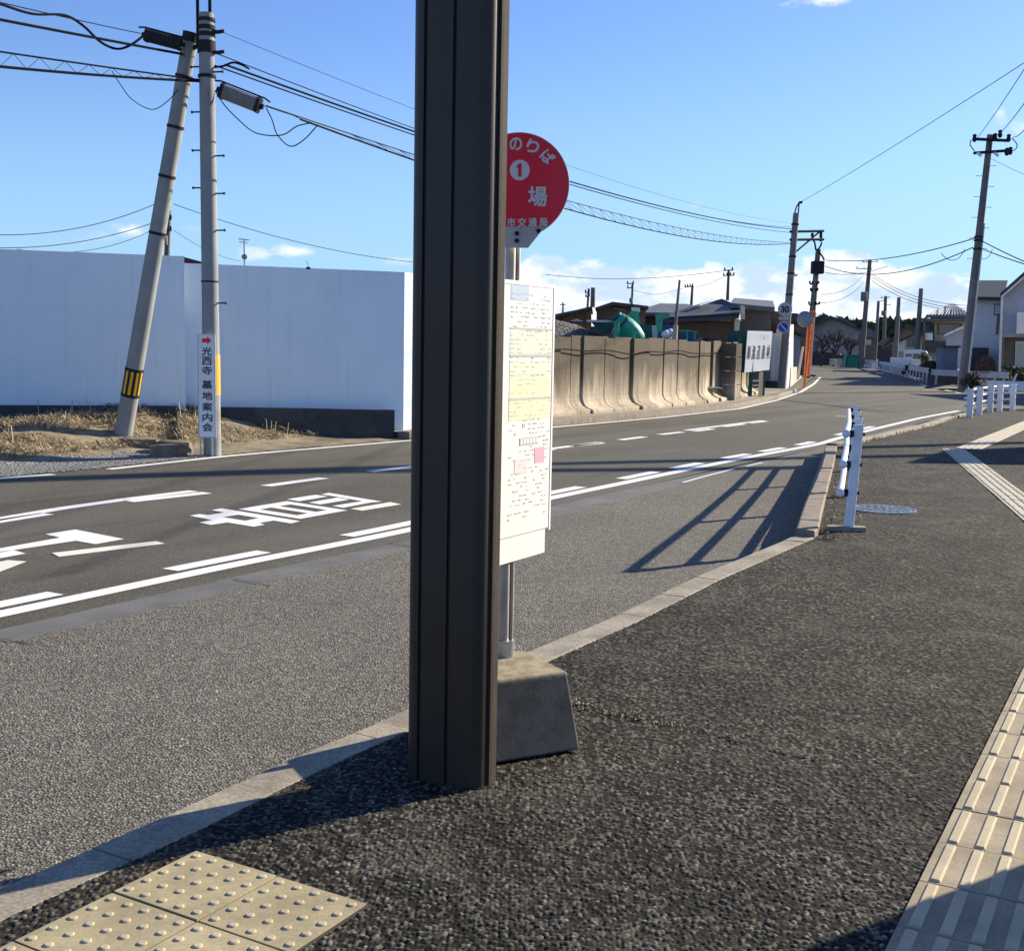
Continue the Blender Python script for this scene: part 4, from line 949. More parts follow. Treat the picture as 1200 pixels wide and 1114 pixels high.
# ---- poles
def pole_fit(root, p, r, kind='band', mat='blacksteel', h=.05):
    mb = MB(); mb.tube([p-ZUP*h*.5, p+ZUP*h*.5], r, 14); return mb.build(kind, mat, root, smooth=40)
def step_bolts(root, base, top, r0, z0, z1, dz, d, mat='blacksteel', L=.13, alt=True):
    z = z0; i = 0
    while z < z1:
        k = (z-base.z)/(top.z-base.z); p = base.lerp(top, k); e = d*(1 if (i % 2 or not alt) else -1)
        mb = MB(); mb.tube([p+e*r0*.7, p+e*(r0+L)], .011, 6); mb.tube([p+e*(r0+L-.015), p+e*(r0+L)], .02, 6); mb.build('step_bolt', mat, root); z += dz; i += 1
LP = G(249, 533, -.12); LT = A(241.5, 16, LP.y)
lp = thing('utility_pole', 'upright grey concrete pole carrying the white temple sign', 'utility pole', LP, 'roadside utility poles')
mb = MB(); mb.tube([LP-ZUP*.1, LP.lerp(LT, .5), LT], [.118, .108, .098], 24); mb.build('shaft', 'pole', lp, smooth=40)
ux = V3((1, 0, 0))
for z in (.25, .42, .60, .72): pass
for sd, pys in ((-1, (78, 131, 176, 220)), (1, (85, 183, 227, 270, 355))):
    for py in pys: step_bolts(lp, LP, LT, .105, ZH(244, py, LP.y), ZH(244, py, LP.y)+.01, .4, V3((.97, -.25, 0))*sd, alt=False)
for py, h in ((24, .04), (33, .05), (41, .05), (53, .09), (60, .06), (90, .04), (330, .02)):
    k = (ZH(244, py, LP.y)-LP.z)/(LT.z-LP.z); pole_fit(lp, LP.lerp(LT, k), .118, h=h)
for dx in (-.105, .055):
    mb = MB(); q = LT+V3((dx, -.02, -.45)); mb.tube([q, q+V3((0, 0, .5)), q+V3((-.0, 0, 1.6))], .022, 8); mb.build('riser', 'cable', lp)
mb = MB(); k = .36; mb.lathe(LP.lerp(LT, .14)+V3((0, 0, 0)), ZUP, [(0, .1185), (.55, .1165)], 20); mb.build('yellow_guard', 'amber', lp, smooth=40)
for py in (38, 62): 
    q = A(243, py, LP.y); mb = MB(); mb.box(q+V3((.1, -.03, 0)), (.05, 0, 0), (0, .02, 0), (0, 0, .02)); mb.tube([q+V3((.12, 0, 0)), q+V3((.22, 0, .02))], .025, 8); mb.build('insulator', 'blacksteel', lp)
SB = A(144.5, 500, 16.9); SB.z = mound_h(SB.x, SB.y)-.02; ST = A(224, 40, LP.y+.12)
sp = thing('stay_pole', 'grey pole leaning against the upright pole, with yellow black band', 'leaning pole', SB)
mb = MB(); mb.tube([SB+(SB-ST).normalized()*.3, SB, SB.lerp(ST, .5), ST], [.125, .125, .112, .1], 24); mb.build('shaft', 'pole', sp, smooth=40)
mb = MB(); a, b = SB.lerp(ST, .105), SB.lerp(ST, .172); mb.tube([a, b], [.1255, .1245], 24); wrap = mb.build('reflective_band', 'amber', sp, smooth=40)
axd = (ST-SB).normalized(); e1 = axd.cross(V3((0, 1, 0))).normalized(); e2 = axd.cross(e1)
for k in range(10):
    q = 2*math.pi*k/10; q2 = q+.3; mb = MB(); f = lambda an, s: a.lerp(b, s)+(e1*math.cos(an)+e2*math.sin(an))*.1268
    mb.add([f(q, 0), f((q+q2)/2, 0), f(q2, 0), f(q2, 1), f((q+q2)/2, 1), f(q, 1)], [(0, 1, 4, 5), (1, 2, 3, 4)]); mb.build('black_stripe', 'blacksteel', wrap, recalc=False)
for s in (0, 1): 
    c = a.lerp(b, s); mb = MB(); mb.tube([c-axd*.02, c+axd*.02], .128, 24); mb.build('edge_tape', 'blacksteel', wrap, smooth=40)
mb = MB(); mb.tube([ST-axd*.1, ST+axd*.02], .108, 20); mb.build('cap', 'blacksteel', sp, smooth=40)
mb = MB(); mb.tube([ST-axd*.22, LT-ZUP*.35], .03, 8); mb.build('tie_strap', 'blacksteel', sp)
for s in (.52, .66, .78, .9): mb = MB(); q = SB.lerp(ST, s); mb.tube([q-axd*.02, q+axd*.02], .116, 18); mb.build('band', 'blacksteel', sp, smooth=40)

# ---- temple direction sign on the pole
ts = thing('direction_sign', 'tall narrow white sign with red arrow and black brush lettering on pole', 'sign', V3((A(242, 528, LP.y-.16).x, LP.y-.16, -.12)))
sY = LP.y-.16; s0 = A(232.5, 392, sY); s1 = A(252.5, 512, sY); sc_ = (s0+s1)/2; hw = (s1.x-s0.x)/2; hh = (s0.z-s1.z)/2
mb = MB(); mb.box(sc_, (hw, 0, 0), (0, .012, 0), (0, 0, hh)); pn = mb.build('panel', 'signwhite', ts)
mb = MB()
for a in (-1, 1): mb.box(sc_+V3((a*(hw+.004), 0, 0)), (.006, 0, 0), (0, .017, 0), (0, 0, hh+.01)); mb.box(sc_+V3((0, 0, a*(hh+.004))), (hw, 0, 0), (0, .016, 0), (0, 0, .006))
mb.build('frame', 'steel', pn)
for a in (-.92, .55):
    mb = MB(); mb.box(V3((sc_.x+hw*a, sY+.02, (s1.z-.13)/2)), (.009, 0, 0), (0, .009, 0), (0, 0, (s1.z+.13)/2)); mb.build('leg', 'steel', ts)
mb = MB(); tx = lambda py: V3((sc_.x+.005, sY-.0135, ZH(242, py, sY)))
gh = (ZH(242, 400, sY)-ZH(242, 411, sY))
for ch, py in zip('光西寺墓地案内会', (411.5, 422.8, 434, 450.5, 463.5, 476.5, 489, 500.5)): put_text(mb, ch, tx(py), (1, 0, 0), (0, 0, 1), hw*1.2, gh*.86, bold=.006)
mb.build('lettering', 'ink', pn)
mb = MB(); c = tx(399); mb.poly([c+V3((x*hw, -.001, z*hw)) for x, z in ((-.6, -.25), (.05, -.25), (.05, -.5), (.6, 0), (.05, .5), (.05, .25), (-.6, .25))]); mb.build('arrow', 'red', pn, recalc=False)

# ---- mid distance poles on the left edge
P2B = G(915.5, 455.5, -.05); P2T = A(933, 250, P2B.y+.3)
p2 = thing('utility_pole', 'slim leaning dark pole carrying the speed limit signs', 'utility pole', P2B, 'roadside utility poles')
mb = MB(); mb.tube([P2B-ZUP*.1, P2B.lerp(P2T, .5), P2T], [.165, .14, .115], 18); mb.build('shaft', 'pole_mid', p2, smooth=40)
mb = MB(); q = A(936.5, 237.5, P2T.y); mb.tube([P2T+V3((-.08, 0, -.1)), P2T.lerp(q, .6)+V3((-.06, 0, 0)), q], .028, 8); mb.tube([P2T+V3((.08, 0, -.1)), q], .028, 8); mb.tube([q, q+V3((.12, 0, .02))], .05, 8); mb.build('top_bracket', 'blacksteel', p2)
for py in (271.5, 281):
    a_ = A(926, py, P2B.y+.2); b_ = A(965, py-.8 if py < 275 else py-.4, P2B.y+1.4); mb = MB(); mb.tube([a_, b_], .05, 8); mb.build('crossarm', 'blacksteel', p2)
mb = MB(); mb.tube([A(928, 299, P2B.y+.2), A(960, 272, P2B.y+1.3)], .035, 8); mb.build('brace', 'blacksteel', p2)
mb = MB(); mb.tube([A(962, 271, P2B.y+1.4), A(962, 283, P2B.y+1.4)], .06, 8); mb.lathe(A(952, 275.5, P2B.y+1)-ZUP*.08, ZUP, [(0, .06), (.16, .06)], 10); mb.build('insulator', 'blacksteel', p2)
mb = MB(); mb.tube([A(926, 324, P2B.y), A(934, 322.5, P2B.y-.1)], .035, 8); mb.box(A(932, 322.3, P2B.y-.1), (.09, 0, .01), (0, .05, 0), (0, 0, .03)); mb.build('street_lamp_head', 'steel', p2)
for py in (262, 300, 320, 345): q = P2B.lerp(P2T, (ZH(925, py, P2B.y)-P2B.z)/(P2T.z-P2B.z)); pole_fit(p2, q, .15, h=.06)
def round_sign(name, label, px, py, rpx, Yd, build):
    c = A(px, py, Yd); r = rpx/F*Yd; root = thing(name, label, 'road sign', c); n = V3((-.12, -.99, 0)).normalized(); t = V3((-n.y, n.x, 0))
    t = V3((.992, -.12, 0)).normalized()
    mb = MB(); mb.prism([c+t*(math.cos(2*math.pi*i/40)*r)+ZUP*(math.sin(2*math.pi*i/40)*r) for i in range(40)], -n*.012); pl_ = mb.build('plate', 'signback', root); build(root, c, t, n, r); return root
def ringmesh(mb, c, t, n, r0, r1, k=40, o=.003):
    for i in range(k):
        a, b = 2*math.pi*i/k, 2*math.pi*(i+1)/k; f = lambda r, q: c+n*o+t*(math.cos(q)*r)+ZUP*(math.sin(q)*r); mb.quad(f(r0, a), f(r1, a), f(r1, b), f(r0, b))
def b30(root, c, t, n, r):
    mb = MB(); ringmesh(mb, c, t, n, r*.76, r*.97); mb.build('rim', 'signback', root, recalc=False)
    mb = MB(); put_text(mb, '30', c+n*.004, t, ZUP, r*1.05, r*.85, bold=.03); mb.build('numerals', 'ink', root, recalc=False)
sY2 = P2B.y-.25
round_sign('speed_limit_sign', 'round grey speed limit sign reading 30, above the blue sign', 920, 362.5, 8.2, sY2, b30)
def bnp(root, c, t, n, r):
    mb = MB(); mb.disc(c+n*.003, t, ZUP, r*.86, 32); mb.build('blue_face', 'blue', root, recalc=False)
    mb = MB(); ringmesh(mb, c, t, n, r*.78, r*.97, o=.005); mb.build('rim', 'signback', root, recalc=False)
    mb = MB(); d = (t-ZUP).normalized(); e = (t+ZUP).normalized(); mb.add([c+n*.006+d*s*r*.78+e*u*r*.07 for s, u in ((-1, -1), (1, -1), (1, 1), (-1, 1))], [(0, 1, 2, 3)]); mb.build('slash', 'signgrey', root, recalc=False)
round_sign('no_parking_sign', 'round blue no parking sign below the 30 sign', 918, 383.5, 7, sY2, bnp)
pt = thing('supplementary_plate', 'small grey plate between the two round road signs', 'road sign', A(919, 373, sY2)); mb = MB(); mb.box(A(919, 373, sY2), (.21, 0, 0), (0, .008, 0), (0, 0, .055)); mb.build('plate', 'signback', pt)

P3B = G(945, 441.5, -.1); P3B = V3((A(945, 441, 70).x, 70, -.1)); P3T = A(959, 292, 70.5)
p3 = thing('utility_pole', 'dark pole hung with a transformer box and many cables', 'utility pole', P3B, 'roadside utility poles')
mb = MB(); mb.tube([P3B, P3B.lerp(P3T, .5), P3T], [.22, .18, .15], 16); mb.build('shaft', 'pole_dark', p3, smooth=40)
mb = MB(); mb.box(A(958, 313.5, 70), (.33, 0, 0), (0, .3, 0), (0, 0, .36)); mb.build('transformer', 'blacksteel', p3, bevel=.03)
for py, w0 in ((333, 10), (341, 8), (357, 12)):
    mb = MB(); q = A(954, py, 70); mb.tube([q-V3((w0*.025, 0, 0)), q+V3((w0*.025, 0, .05))], .05, 8)
    for k in range(4): e = q+V3((w0*.05*(k/3.-.5), 0, .03)); mb.lathe(e, ZUP, [(0, .05), (.12, .06), (.16, .03)], 8)
    mb.build('crossarm', 'blacksteel', p3)
for x0, y0, x1, y1 in ((958, 293, 963, 284), (959, 295, 966, 305), (956, 293, 952, 278)):
    mb = MB(); mb.tube([A(x0, y0, 70), A((x0+x1)/2+1, (y0+y1)/2, 70), A(x1, y1, 70)], .05, 6); mb.build('jumper_lead', 'cable', p3)
mb = MB(); mb.tube([A(955, 325, 69.9), A(949, 400, 69.9), A(946, 436, 69.9)], .07, 6); mb.build('conduit', 'pole_mid', p3)
# traffic mirror on an orange post
Ym = 50.; mr = thing('traffic_mirror', 'orange roadside post with a round traffic mirror seen from behind', 'traffic mirror', A(942, 453.5, Ym))
mb = MB(); mb.tube([A(941.8, 454.5, Ym), A(944.8, 425, Ym), A(947, 400, Ym), A(949.5, 366, Ym)], [.045, .06, .085, .085], 12); mb.build('post', 'orange', mr, smooth=40)
mb = MB(); mb.tube([A(946.5, 441, Ym+.4), A(949, 408, Ym+.3), A(952.2, 364, Ym+.2)], .06, 10); mb.build('rear_post', 'orange', mr, smooth=40)
c = A(943.5, 374, Ym-.1); mb = MB(); mb.lathe(c+V3((0, .06, 0)), (.1, -1, .05), [(0, .30), (.03, .34), (.06, .33), (.12, .2), (.14, .02)], 28); mb.build('mirror_shell', 'mirrorback', mr, smooth=40)
mb = MB(); mb.box(A(952, 369, Ym), (.13, 0, .01), (0, .06, 0), (0, 0, .1)); mb.build('clamp', 'orange', mr)
# small slanting white post near it
wp = thing('marker_post', 'slim pale marker post leaning beside the orange mirror post', 'post', A(935, 441, 55)); mb = MB(); mb.tube([A(935, 442, 55), A(941, 406, 55)], .05, 8); mb.build('post', 'housewhite', wp)

# ================================================================ YARD BEHIND THE RETAINING WALL
# raised strip and kerb between the road and the wall
FK = [p for p in FARS if p.y > 19.5 and p.y < 46]
mb = MB(); inn_ = offset(FK, .30); out_ = offset(FK, .06); kerb(mb, [V3((p.x, p.y, 0)) for p in out_][::-1], [V3((p.x, p.y, 0)) for p in inn_][::-1], .0, ZR-.02, joint=2.0, gap=.01)
struct('far_kerb', mb, 'kerb_brown')
mb = MB(); ribbon(mb, offset(FK, 1.9), offset(FK, .24), -.012); struct('wall_foot_strip', mb, 'kerb', recalc=False)
wl = thing('retaining_wall', 'weathered concrete retaining wall of upright blocks across the road', 'retaining wall', FK[0]+V3((-.8, .5, 0)))
WLN = offset([p for p in FARS if 19.0 < p.y < 40.5], 1.02)
cum = [0]
for a, b in zip(WLN, WLN[1:]): cum.append(cum[-1]+(b-a).length)
def wl_at(s):
    i = max(k for k in range(len(cum)) if cum[k] <= max(0, min(s, cum[-1]-1e-6))); i = min(i, len(WLN)-2); return WLN[i].lerp(WLN[i+1], (s-cum[i])/(cum[i+1]-cum[i]))
WT = 1.66
def wall_panel(s0, s1, dzt, out, toe=True, yaw=0):
    a, b = wl_at(s0), wl_at(s1); d = (b-a); d.z = 0; L = d.length; d.normalize(); n = V3((d.y, -d.x, 0))
    prof = [(.0, WT+dzt), (0, .33), (.02, .235), (.07, .155), (.16, .105), (.26, .075), (.275, .05), (.29, -.1), (-.18, -.1), (-.18, WT+dzt)] if toe else [(0, WT+dzt), (0, -.1), (-.18, -.1), (-.18, WT+dzt)]
    P = [V3((a.x, a.y, 0))+n*(o+out)+V3((0, 0, z)) for o, z in prof]; Q = [V3((a.x, a.y, 0))+d*L+n*(o+out+yaw)+V3((0, 0, z)) for o, z in prof]
    m = len(prof); mb = MB(); mb.add(P+Q, [(i, (i+1) % m, (i+1) % m+m, i+m) for i in range(m)]+[tuple(range(m))[::-1], tuple(range(m, 2*m))])
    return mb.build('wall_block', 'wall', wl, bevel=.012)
rs = random.Random(4); s = .0; SP0 = 1e9
pier_p = G(826, 467, 0)
pier_s = min(np.arange(0, cum[-1], .1), key=lambda q: (wl_at(q)-pier_p).length)
while s < cum[-1]-.5:
    L = rs.choice((.98, .98, .98, .62, .5))
    if abs(s+L/2-pier_s) > .35: wall_panel(s, min(s+L-.018, cum[-1]), rs.uniform(-.03, .03), rs.uniform(-.035, .03), True, rs.uniform(-.03, .03))
    s += L
# cable sagging along the wall top
mb = MB(); pts = []
for k in range(90):
    q = cum[-1]*.94*k/89; p = wl_at(q); t = (wl_at(q+.1)-wl_at(max(0, q-.1))).normalized(); n = V3((t.y, -t.x, 0)); pts.append(V3((p.x, p.y, 0))+n*.055+V3((0, 0, 1.30+.07*abs(math.sin(q*.62))+.02*math.sin(q*3))))
mb.tube(pts, .014, 6); mb.build('cable', 'cable', wl)
# block pier standing proud of the wall
pr = thing('block_pier', 'tall square concrete block pier standing against the retaining wall', 'pier', (pier_p.x, pier_p.y, 0)); d = V3((.60, .80, 0)).normalized(); n = V3((d.y, -d.x, 0)); c0 = V3((wl_at(pier_s).x, wl_at(pier_s).y, 0))+n*.22
mb = MB()
for i, (z0, z1) in enumerate(((-.05, .42), (.435, .82), (.835, 1.22), (1.235, 1.62))): mb.box(c0+V3((0, 0, (z0+z1)/2)), d*(.19-.004*(i % 2)), n*(.34-.004*(i % 2)), (0, 0, (z1-z0)/2))
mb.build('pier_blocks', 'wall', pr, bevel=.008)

def poly_at(pxs, Yd): return [A(x, y, Yd) for x, y in pxs]
def slab(mb, pxs, Yd, depth, mi=0, skew=0):
    """an outline facing the road side with a real depth behind it"""
    mb.prism(poly_at(pxs, Yd), DV(depth), mi); return mb
# gravel heap
hp = MB(); hc = A(663, 385, 31.5); n_ = 40; vs = []; fs = []
for i in range(15):
    r = i/14.
    for j in range(n_):
        a = 2*math.pi*j/n_; x = .1+math.cos(a)*r*6.2; y = 35.2+math.sin(a)*r*3.4; z = 2.5*(1-.85*r**1.25)+.12*mnoise.noise((x*1.2, y*1.2, 0))+.05*mnoise.noise((x*5, y*5, 0)); vs.append((x, y, z-.05))
for i in range(14):
    for j in range(n_): fs.append((i*n_+j, i*n_+(j+1) % n_, (i+1)*n_+(j+1) % n_, (i+1)*n_+j))
hp.add(vs, fs); stuff('gravel_heap', hp, 'aggregate', 'heap of grey crushed stone behind the retaining wall', 'gravel heap', smooth=60)

AUTO[0] = True
# concrete mixer
Y = 33.5; mx = thing('concrete_mixer', 'green concrete mixer with tilted drum behind the retaining wall', 'mixer', V3((A(728, 395, Y).x, Y, 0)))
ax = (A(745, 396, Y+.2)-A(722, 370, Y-.1)).normalized(); c0 = A(725, 374, Y)
mb = MB(); mb.lathe(c0, ax, [(-.10, .15), (-.05, .19), (.02, .22), (.30, .30), (.55, .315), (.82, .27), (.98, .16), (1.0, .03)], 28); mb.build('drum', 'green', mx, smooth=35)
mb = MB(); mb.lathe(c0+ax*.09, ax, [(-.03, .25), (.03, .27)], 28); mb.lathe(c0-ax*.0, ax, [(-.14, .165), (-.09, .17)], 24); mb.build('drum_ring', 'darkgreen', mx, smooth=35)
mb = MB()
for x0, y0, x1, y1 in ((722, 392, 724, 378), (736, 396, 745, 385), (720, 396, 722, 380)): mb.tube([A(x0, y0+14, Y-.4), A(x1, y1, Y-.4)], .05, 8)
mb.build('frame', 'green', mx)
mb = MB(); mb.prism(poly_at(((692, 376.5), (721, 376.5), (717, 390), (706, 393), (700, 386)), Y+.5), DV(1.1)); mb.build('hopper', 'darkgreen', mx)
mb = MB(); mb.box(A(705, 376.3, Y+.5), (.42, 0, 0), (0, .03, 0), (0, 0, .03)); mb.build('hopper_rim', 'steel', mx)
# batching plant frame pieces
Y = 36; pt_ = thing('hopper_tower', 'green steel hopper tower with a white cap behind the mixer', 'machine', V3((A(745, 390, Y).x, Y, 0)))
mb = MB(); mb.prism(poly_at(((741, 365), (748, 365), (750, 379), (744, 379)), Y), (0, .8, 0)); mb.prism(poly_at(((738, 368), (743, 366), (745, 396), (741, 396)), Y+.1), (0, .2, 0)); mb.build('chute', 'green', pt_)
mb = MB(); slab(mb, ((740, 360), (750, 360.5), (750, 365), (740, 364.5)), Y-.02, .9); mb.build('cap', 'housewhite', pt_)
mb = MB()
for x in (742, 749): mb.tube([A(x, 377, Y+.3), A(x+.3, 402, Y+.3)], .04, 6)
mb.build('leg', 'green', pt_)
Y = 34.5; bx = thing('site_bin', 'dark green steel bin with a pale battered end, behind the wall', 'bin', V3((A(755, 390, Y).x, Y, 0)))
mb = MB(); slab(mb, ((745.5, 380), (763.5, 381), (764, 398), (746, 398)), Y, 1.2); mb.build('bin_body', 'darkgreen', bx)
mb = MB(); slab(mb, ((764, 381), (769, 381.5), (772, 397), (764.5, 398)), Y, 1.0); mb.build('pale_end', 'signback', bx)
Y = 38; gm = thing('loader_machine', 'green upright machine with an overhanging hood in the yard', 'machine', V3((A(775, 390, Y).x, Y, 0)))
mb = MB(); slab(mb, ((768, 368), (777, 367), (776, 388), (769, 390)), Y, .8); mb.build('column', 'green', gm)
mb = MB(); slab(mb, ((777, 367.5), (785, 367), (785, 372), (777, 373.5)), Y-.1, .9); mb.build('hood', 'green', gm)
mb = MB(); slab(mb, ((781, 373), (783, 373), (783, 386), (781, 386)), Y+.1, .1); slab(mb, ((777, 381), (790, 380.5), (790, 386), (777, 387)), Y, .7); mb.build('carriage', 'bluetarp', gm)
Y = 33; sk = thing('sack_pile', 'heap of white sacks beside the green bin', 'sacks', V3((A(781, 395, Y).x, Y, 0)))
for i, (x, y, r) in enumerate(((779, 393, 3.2), (784, 391.5, 3.4), (781, 397, 4), (787, 397, 3.4), (773, 396, 2.8))):
    mb = MB(); mb.lathe(A(x, y, Y+.1*i)-ZUP*.06, (.3, .2, 1), [(0, .06*r/3), (.05, .1*r/3), (.13, .1*r/3), (.2, .05*r/3), (.22, .01)], 12); mb.build('sack', 'bluetarp' if i == 4 else 'housewhite', sk, smooth=60)
Y = 31.5; rd_ = thing('leaning_rod', 'thin pale pole stuck up behind the retaining wall', 'pole', V3((A(790, 400, Y).x, Y, 0))); mb = MB(); mb.tube([A(789.5, 402, Y), A(792, 375, Y), A(796.5, 328, Y)], [.07, .04, .03], 8); mb.build('rod', 'pole_mid', rd_)
mb = MB(); mb.tube([A(789.5, 402, Y-.02), A(792, 381, Y-.02)], [.085, .06], 8); mb.build('sleeve', 'housebeige', rd_)
Y = 37; tk = thing('covered_truck', 'dark blue covered load with green rails behind the wall', 'truck', V3((A(808, 395, Y).x, Y, 0)))
mb = MB(); slab(mb, ((797, 390), (813, 389), (818, 396), (818, 404), (797, 404)), Y, 1.8); mb.build('load_cover', 'bluetarp', tk)
mb = MB(); mb.tube(poly_at(((796, 388), (806, 387.5), (818, 389.5)), Y-.1), .035, 6); mb.tube(poly_at(((805, 387.5), (805, 402)), Y-.1), .03, 6); mb.tube(poly_at(((814, 388), (814, 402)), Y-.1), .03, 6); mb.build('rail', 'green', tk)
mb = MB(); mb.prism(poly_at(((816, 400), (826, 396), (838, 397.5), (846, 404), (846, 408), (816, 408)), Y-1.0), (0, 1.6, 0)); mb.build('bonnet', 'blacksteel', tk)

# buildings of the yard: shed roofs, dark hall, brown store, taupe store
def bldg(name, label, cat='building', loc=None): return thing(name, label, cat, loc)
Y = 43; b1 = bldg('yard_shed', 'low dark open shed with a broken rusty roof edge in the yard', 'shed', V3((A(700, 390, Y).x, Y, 0)))
mb = MB(); slab(mb, ((632, 372), (692, 359.5), (692, 400), (632, 400)), Y+.3, 6); mb.build('wall', 'rust', b1)
mb = MB(); slab(mb, ((630, 374), (694, 358.5), (694, 361), (630, 377)), Y-.4, 8); mb.build('roof', 'roofdark', b1)
b2 = bldg('yard_shed', 'dark shed with a peaked roof directly above the mixer drum', 'shed', V3((A(720, 390, Y).x, Y, 0)))
mb = MB(); slab(mb, ((699, 361), (718, 356), (756, 363), (756, 402), (699, 402)), Y+1, 6); mb.build('wall', 'housebrown', b2)
mb = MB(); slab(mb, ((697, 360.5), (718, 353.5), (760, 358.5), (760, 361.5), (718, 357.5), (698, 364)), Y+.3, 8); mb.build('roof', 'roofdark', b2)
mb = MB()
for i in range(9): x = 719+i*1.7; slab(mb, ((x, 360+i*.4), (x+1.5, 360.2+i*.4), (x+1.3, 362.5+i*.35), (x+.2, 362.1+i*.35)), Y+.9-.02*(i % 3), .08)
mb.build('broken_fascia', 'housebeige', b2)
mb = MB(); mb.prism([A(668, 376, Y-2), A(676, 373.5, Y-2), A(684, 376.5, Y-2)], (0, 1.2, 0)); mb.build('spare_sheet', 'housegrey', b1)
Y = 52; b3 = bldg('hip_roof_hall', 'long dark hall with a grey hipped roof beyond the yard', 'building', V3((A(785, 390, Y).x, Y, 0)))
xl, xr = A(752, 390, Y).x, A(840, 390, Y).x; ze = ZH(790, 367, Y); zt_ = ZH(780, 355.5, Y+2)
mb = MB(); mb.abox(xl, xr, Y, Y+7, -.1, ze); mb.build('wall', 'housebrown', b3)
mb = MB(); a = [V3((xl-.4, Y-.5, ze)), V3((xr+.4, Y-.5, ze)), V3((xr+.4, Y+7.5, ze)), V3((xl-.4, Y+7.5, ze))]; t0 = V3((A(773, 355.5, Y+3.4).x, Y+3.4, ZH(773, 355.5, Y+3.4))); t1 = V3((A(805, 356, Y+3.4).x, Y+3.4, t0.z))
mb.add(a+[t0, t1]+[p-V3((0, 0, .15)) for p in a], [(0, 1, 5, 4), (1, 2, 5), (2, 3, 4, 5), (3, 0, 4), (0, 1, 7, 6), (1, 2, 8, 7), (2, 3, 9, 8), (3, 0, 6, 9), (6, 7, 8, 9)]); mb.build('roof', 'roofgrey', b3)
Y = 46; b4 = bldg('brown_store', 'brown clad store with dark sloped roof and clerestory windows', 'building', V3((A(815, 400, Y).x, Y, 0)))
mb = MB(); slab(mb, ((778, 377.5), (861, 378), (861, 440), (778, 440)), Y, 7); mb.build('wall', 'brown', b4)
mb = MB(); slab(mb, ((778, 371.5), (862, 367.5), (862, 378), (778, 377.5)), Y+.25, 6.5); mb.build('clerestory_band', 'housebrown', b4)
for k in range(5):
    x0 = 780+k*15.6; mb = MB(); slab(mb, ((x0, 371.5-.13*k), (x0+14, 371.3-.13*k), (x0+14, 376.5), (x0, 376.5)), Y+.2, .08); wn = mb.build('window', 'paleglass', b4)
    mb = MB(); slab(mb, ((x0+6.8, 371.4-.1*k), (x0+7.4, 371.4-.1*k), (x0+7.4, 376.5), (x0+6.8, 376.5)), Y+.17, .04); mb.build('mullion', 'housebrown', wn)
mb = MB(); mb.prism([A(774, 372, Y-.8), A(866, 366.5, Y-.8), A(868, 359.5, Y+3), A(846, 350, Y+4.5), A(826, 355, Y+4.5), A(800, 361.5, Y+3)], (0, .0, -.22)); mb.prism([A(774, 372.4, Y-.8), A(866, 367, Y-.8), A(866, 370.5, Y-.8), A(774, 374.5, Y-.8)], (0, .1, 0)); mb.build('roof', 'roofdark', b4)
mb = MB(); mb.prism([A(808, 360.4, Y+1.4), A(820, 358.0, Y+1.4), A(838, 352.4, Y+3.3), A(826, 355.0, Y+3.3)], (0, .0, .04)); mb.build('roof_panel', 'housegrey', b4)
mb = MB(); slab(mb, ((861, 374), (867.5, 374), (865, 406), (860, 406)), Y-.5, .35); mb.build('cream_post', 'creamwall', b4)
mb = MB(); slab(mb, ((868, 358), (873, 358.5), (873, 374), (868, 373.5)), Y-.55, .4); mb.build('cream_sign_box', 'creamwall', b4)
Y = 47.5; b5 = bldg('taupe_store', 'plain taupe corrugated store beside the cream corner post', 'building', V3((A(885, 400, Y).x, Y, 0)))
mb = MB(); slab(mb, ((868, 361.5), (903, 363.5), (903, 445), (868, 445)), Y, 7); mb.build('wall', 'taupe', b5)
mb = MB()
for k in range(11): slab(mb, ((868.5+k*3.2, 362.5), (869.3+k*3.2, 362.5), (869.3+k*3.2, 445), (868.5+k*3.2, 445)), Y-.03, .03)
o = mb.build('cladding_rib', 'taupe', b5); o['kind'] = 'stuff'
mb = MB(); mb.prism([A(856, 355, Y-.6), A(908, 360, Y-.6), A(906, 352.5, Y+6), A(860, 349, Y+6)], (0, 0, -.18)); mb.build('roof', 'roofgrey', b5)
mb = MB(); slab(mb, ((903, 364), (920, 366), (920, 440), (903, 440)), Y+4, 6); wv = mb.build('rear_wing', 'housebrown', b5)

# green and white signboard
Y = 37.6; sg = thing('signboard', 'white shop signboard with black lettering on dark green posts', 'signboard', V3((A(882, 464, Y).x, Y, 0)))
q = [A(876.2, 387.5, Y), A(905.2, 388.3, Y+1.1)]; q += [V3((q[1].x-.05, q[1].y, ZH(902.5, 433.5, Y+1.1))), V3((q[0].x-.05, q[0].y, ZH(873, 436.5, Y)))]
tn = (q[1]-q[0]); tn.z = 0; tn.normalize(); nn_ = V3((tn.y, -tn.x, 0))
mb = MB(); mb.prism(q, -nn_*.05); fb = mb.build('panel', 'signwhite', sg)
mb = MB(); mb.prism([q[0]+V3((-.0, 0, 0))+tn*-.02, q[3]+tn*-.02, q[3]-tn*.02-nn_*.0+V3((-.52, .35, 0)), q[0]-tn*.02+V3((-.52, .35, 0))], (.0, .03, 0)); mb.build('side_board', 'darkgreen', sg)
mb = MB()
for i, ch in enumerate('㈱渡辺建材'):
    u = .12+.195*i; c = q[0].lerp(q[1], u).lerp(q[3].lerp(q[2], u), .52)+nn_*.006; put_text(mb, ch, c, tn, ZUP, .145, .43, bold=.015)
mb.build('lettering', 'ink', fb)
mb = MB()
for i, ch in enumerate('コンクリート'):
    u = .12+.15*i; c = q[0].lerp(q[1], u).lerp(q[3].lerp(q[2], u), .14)+nn_*.006; put_text(mb, ch, c, tn, ZUP, .10, .15)
mb.build('faded_lettering', 'cyan', fb)
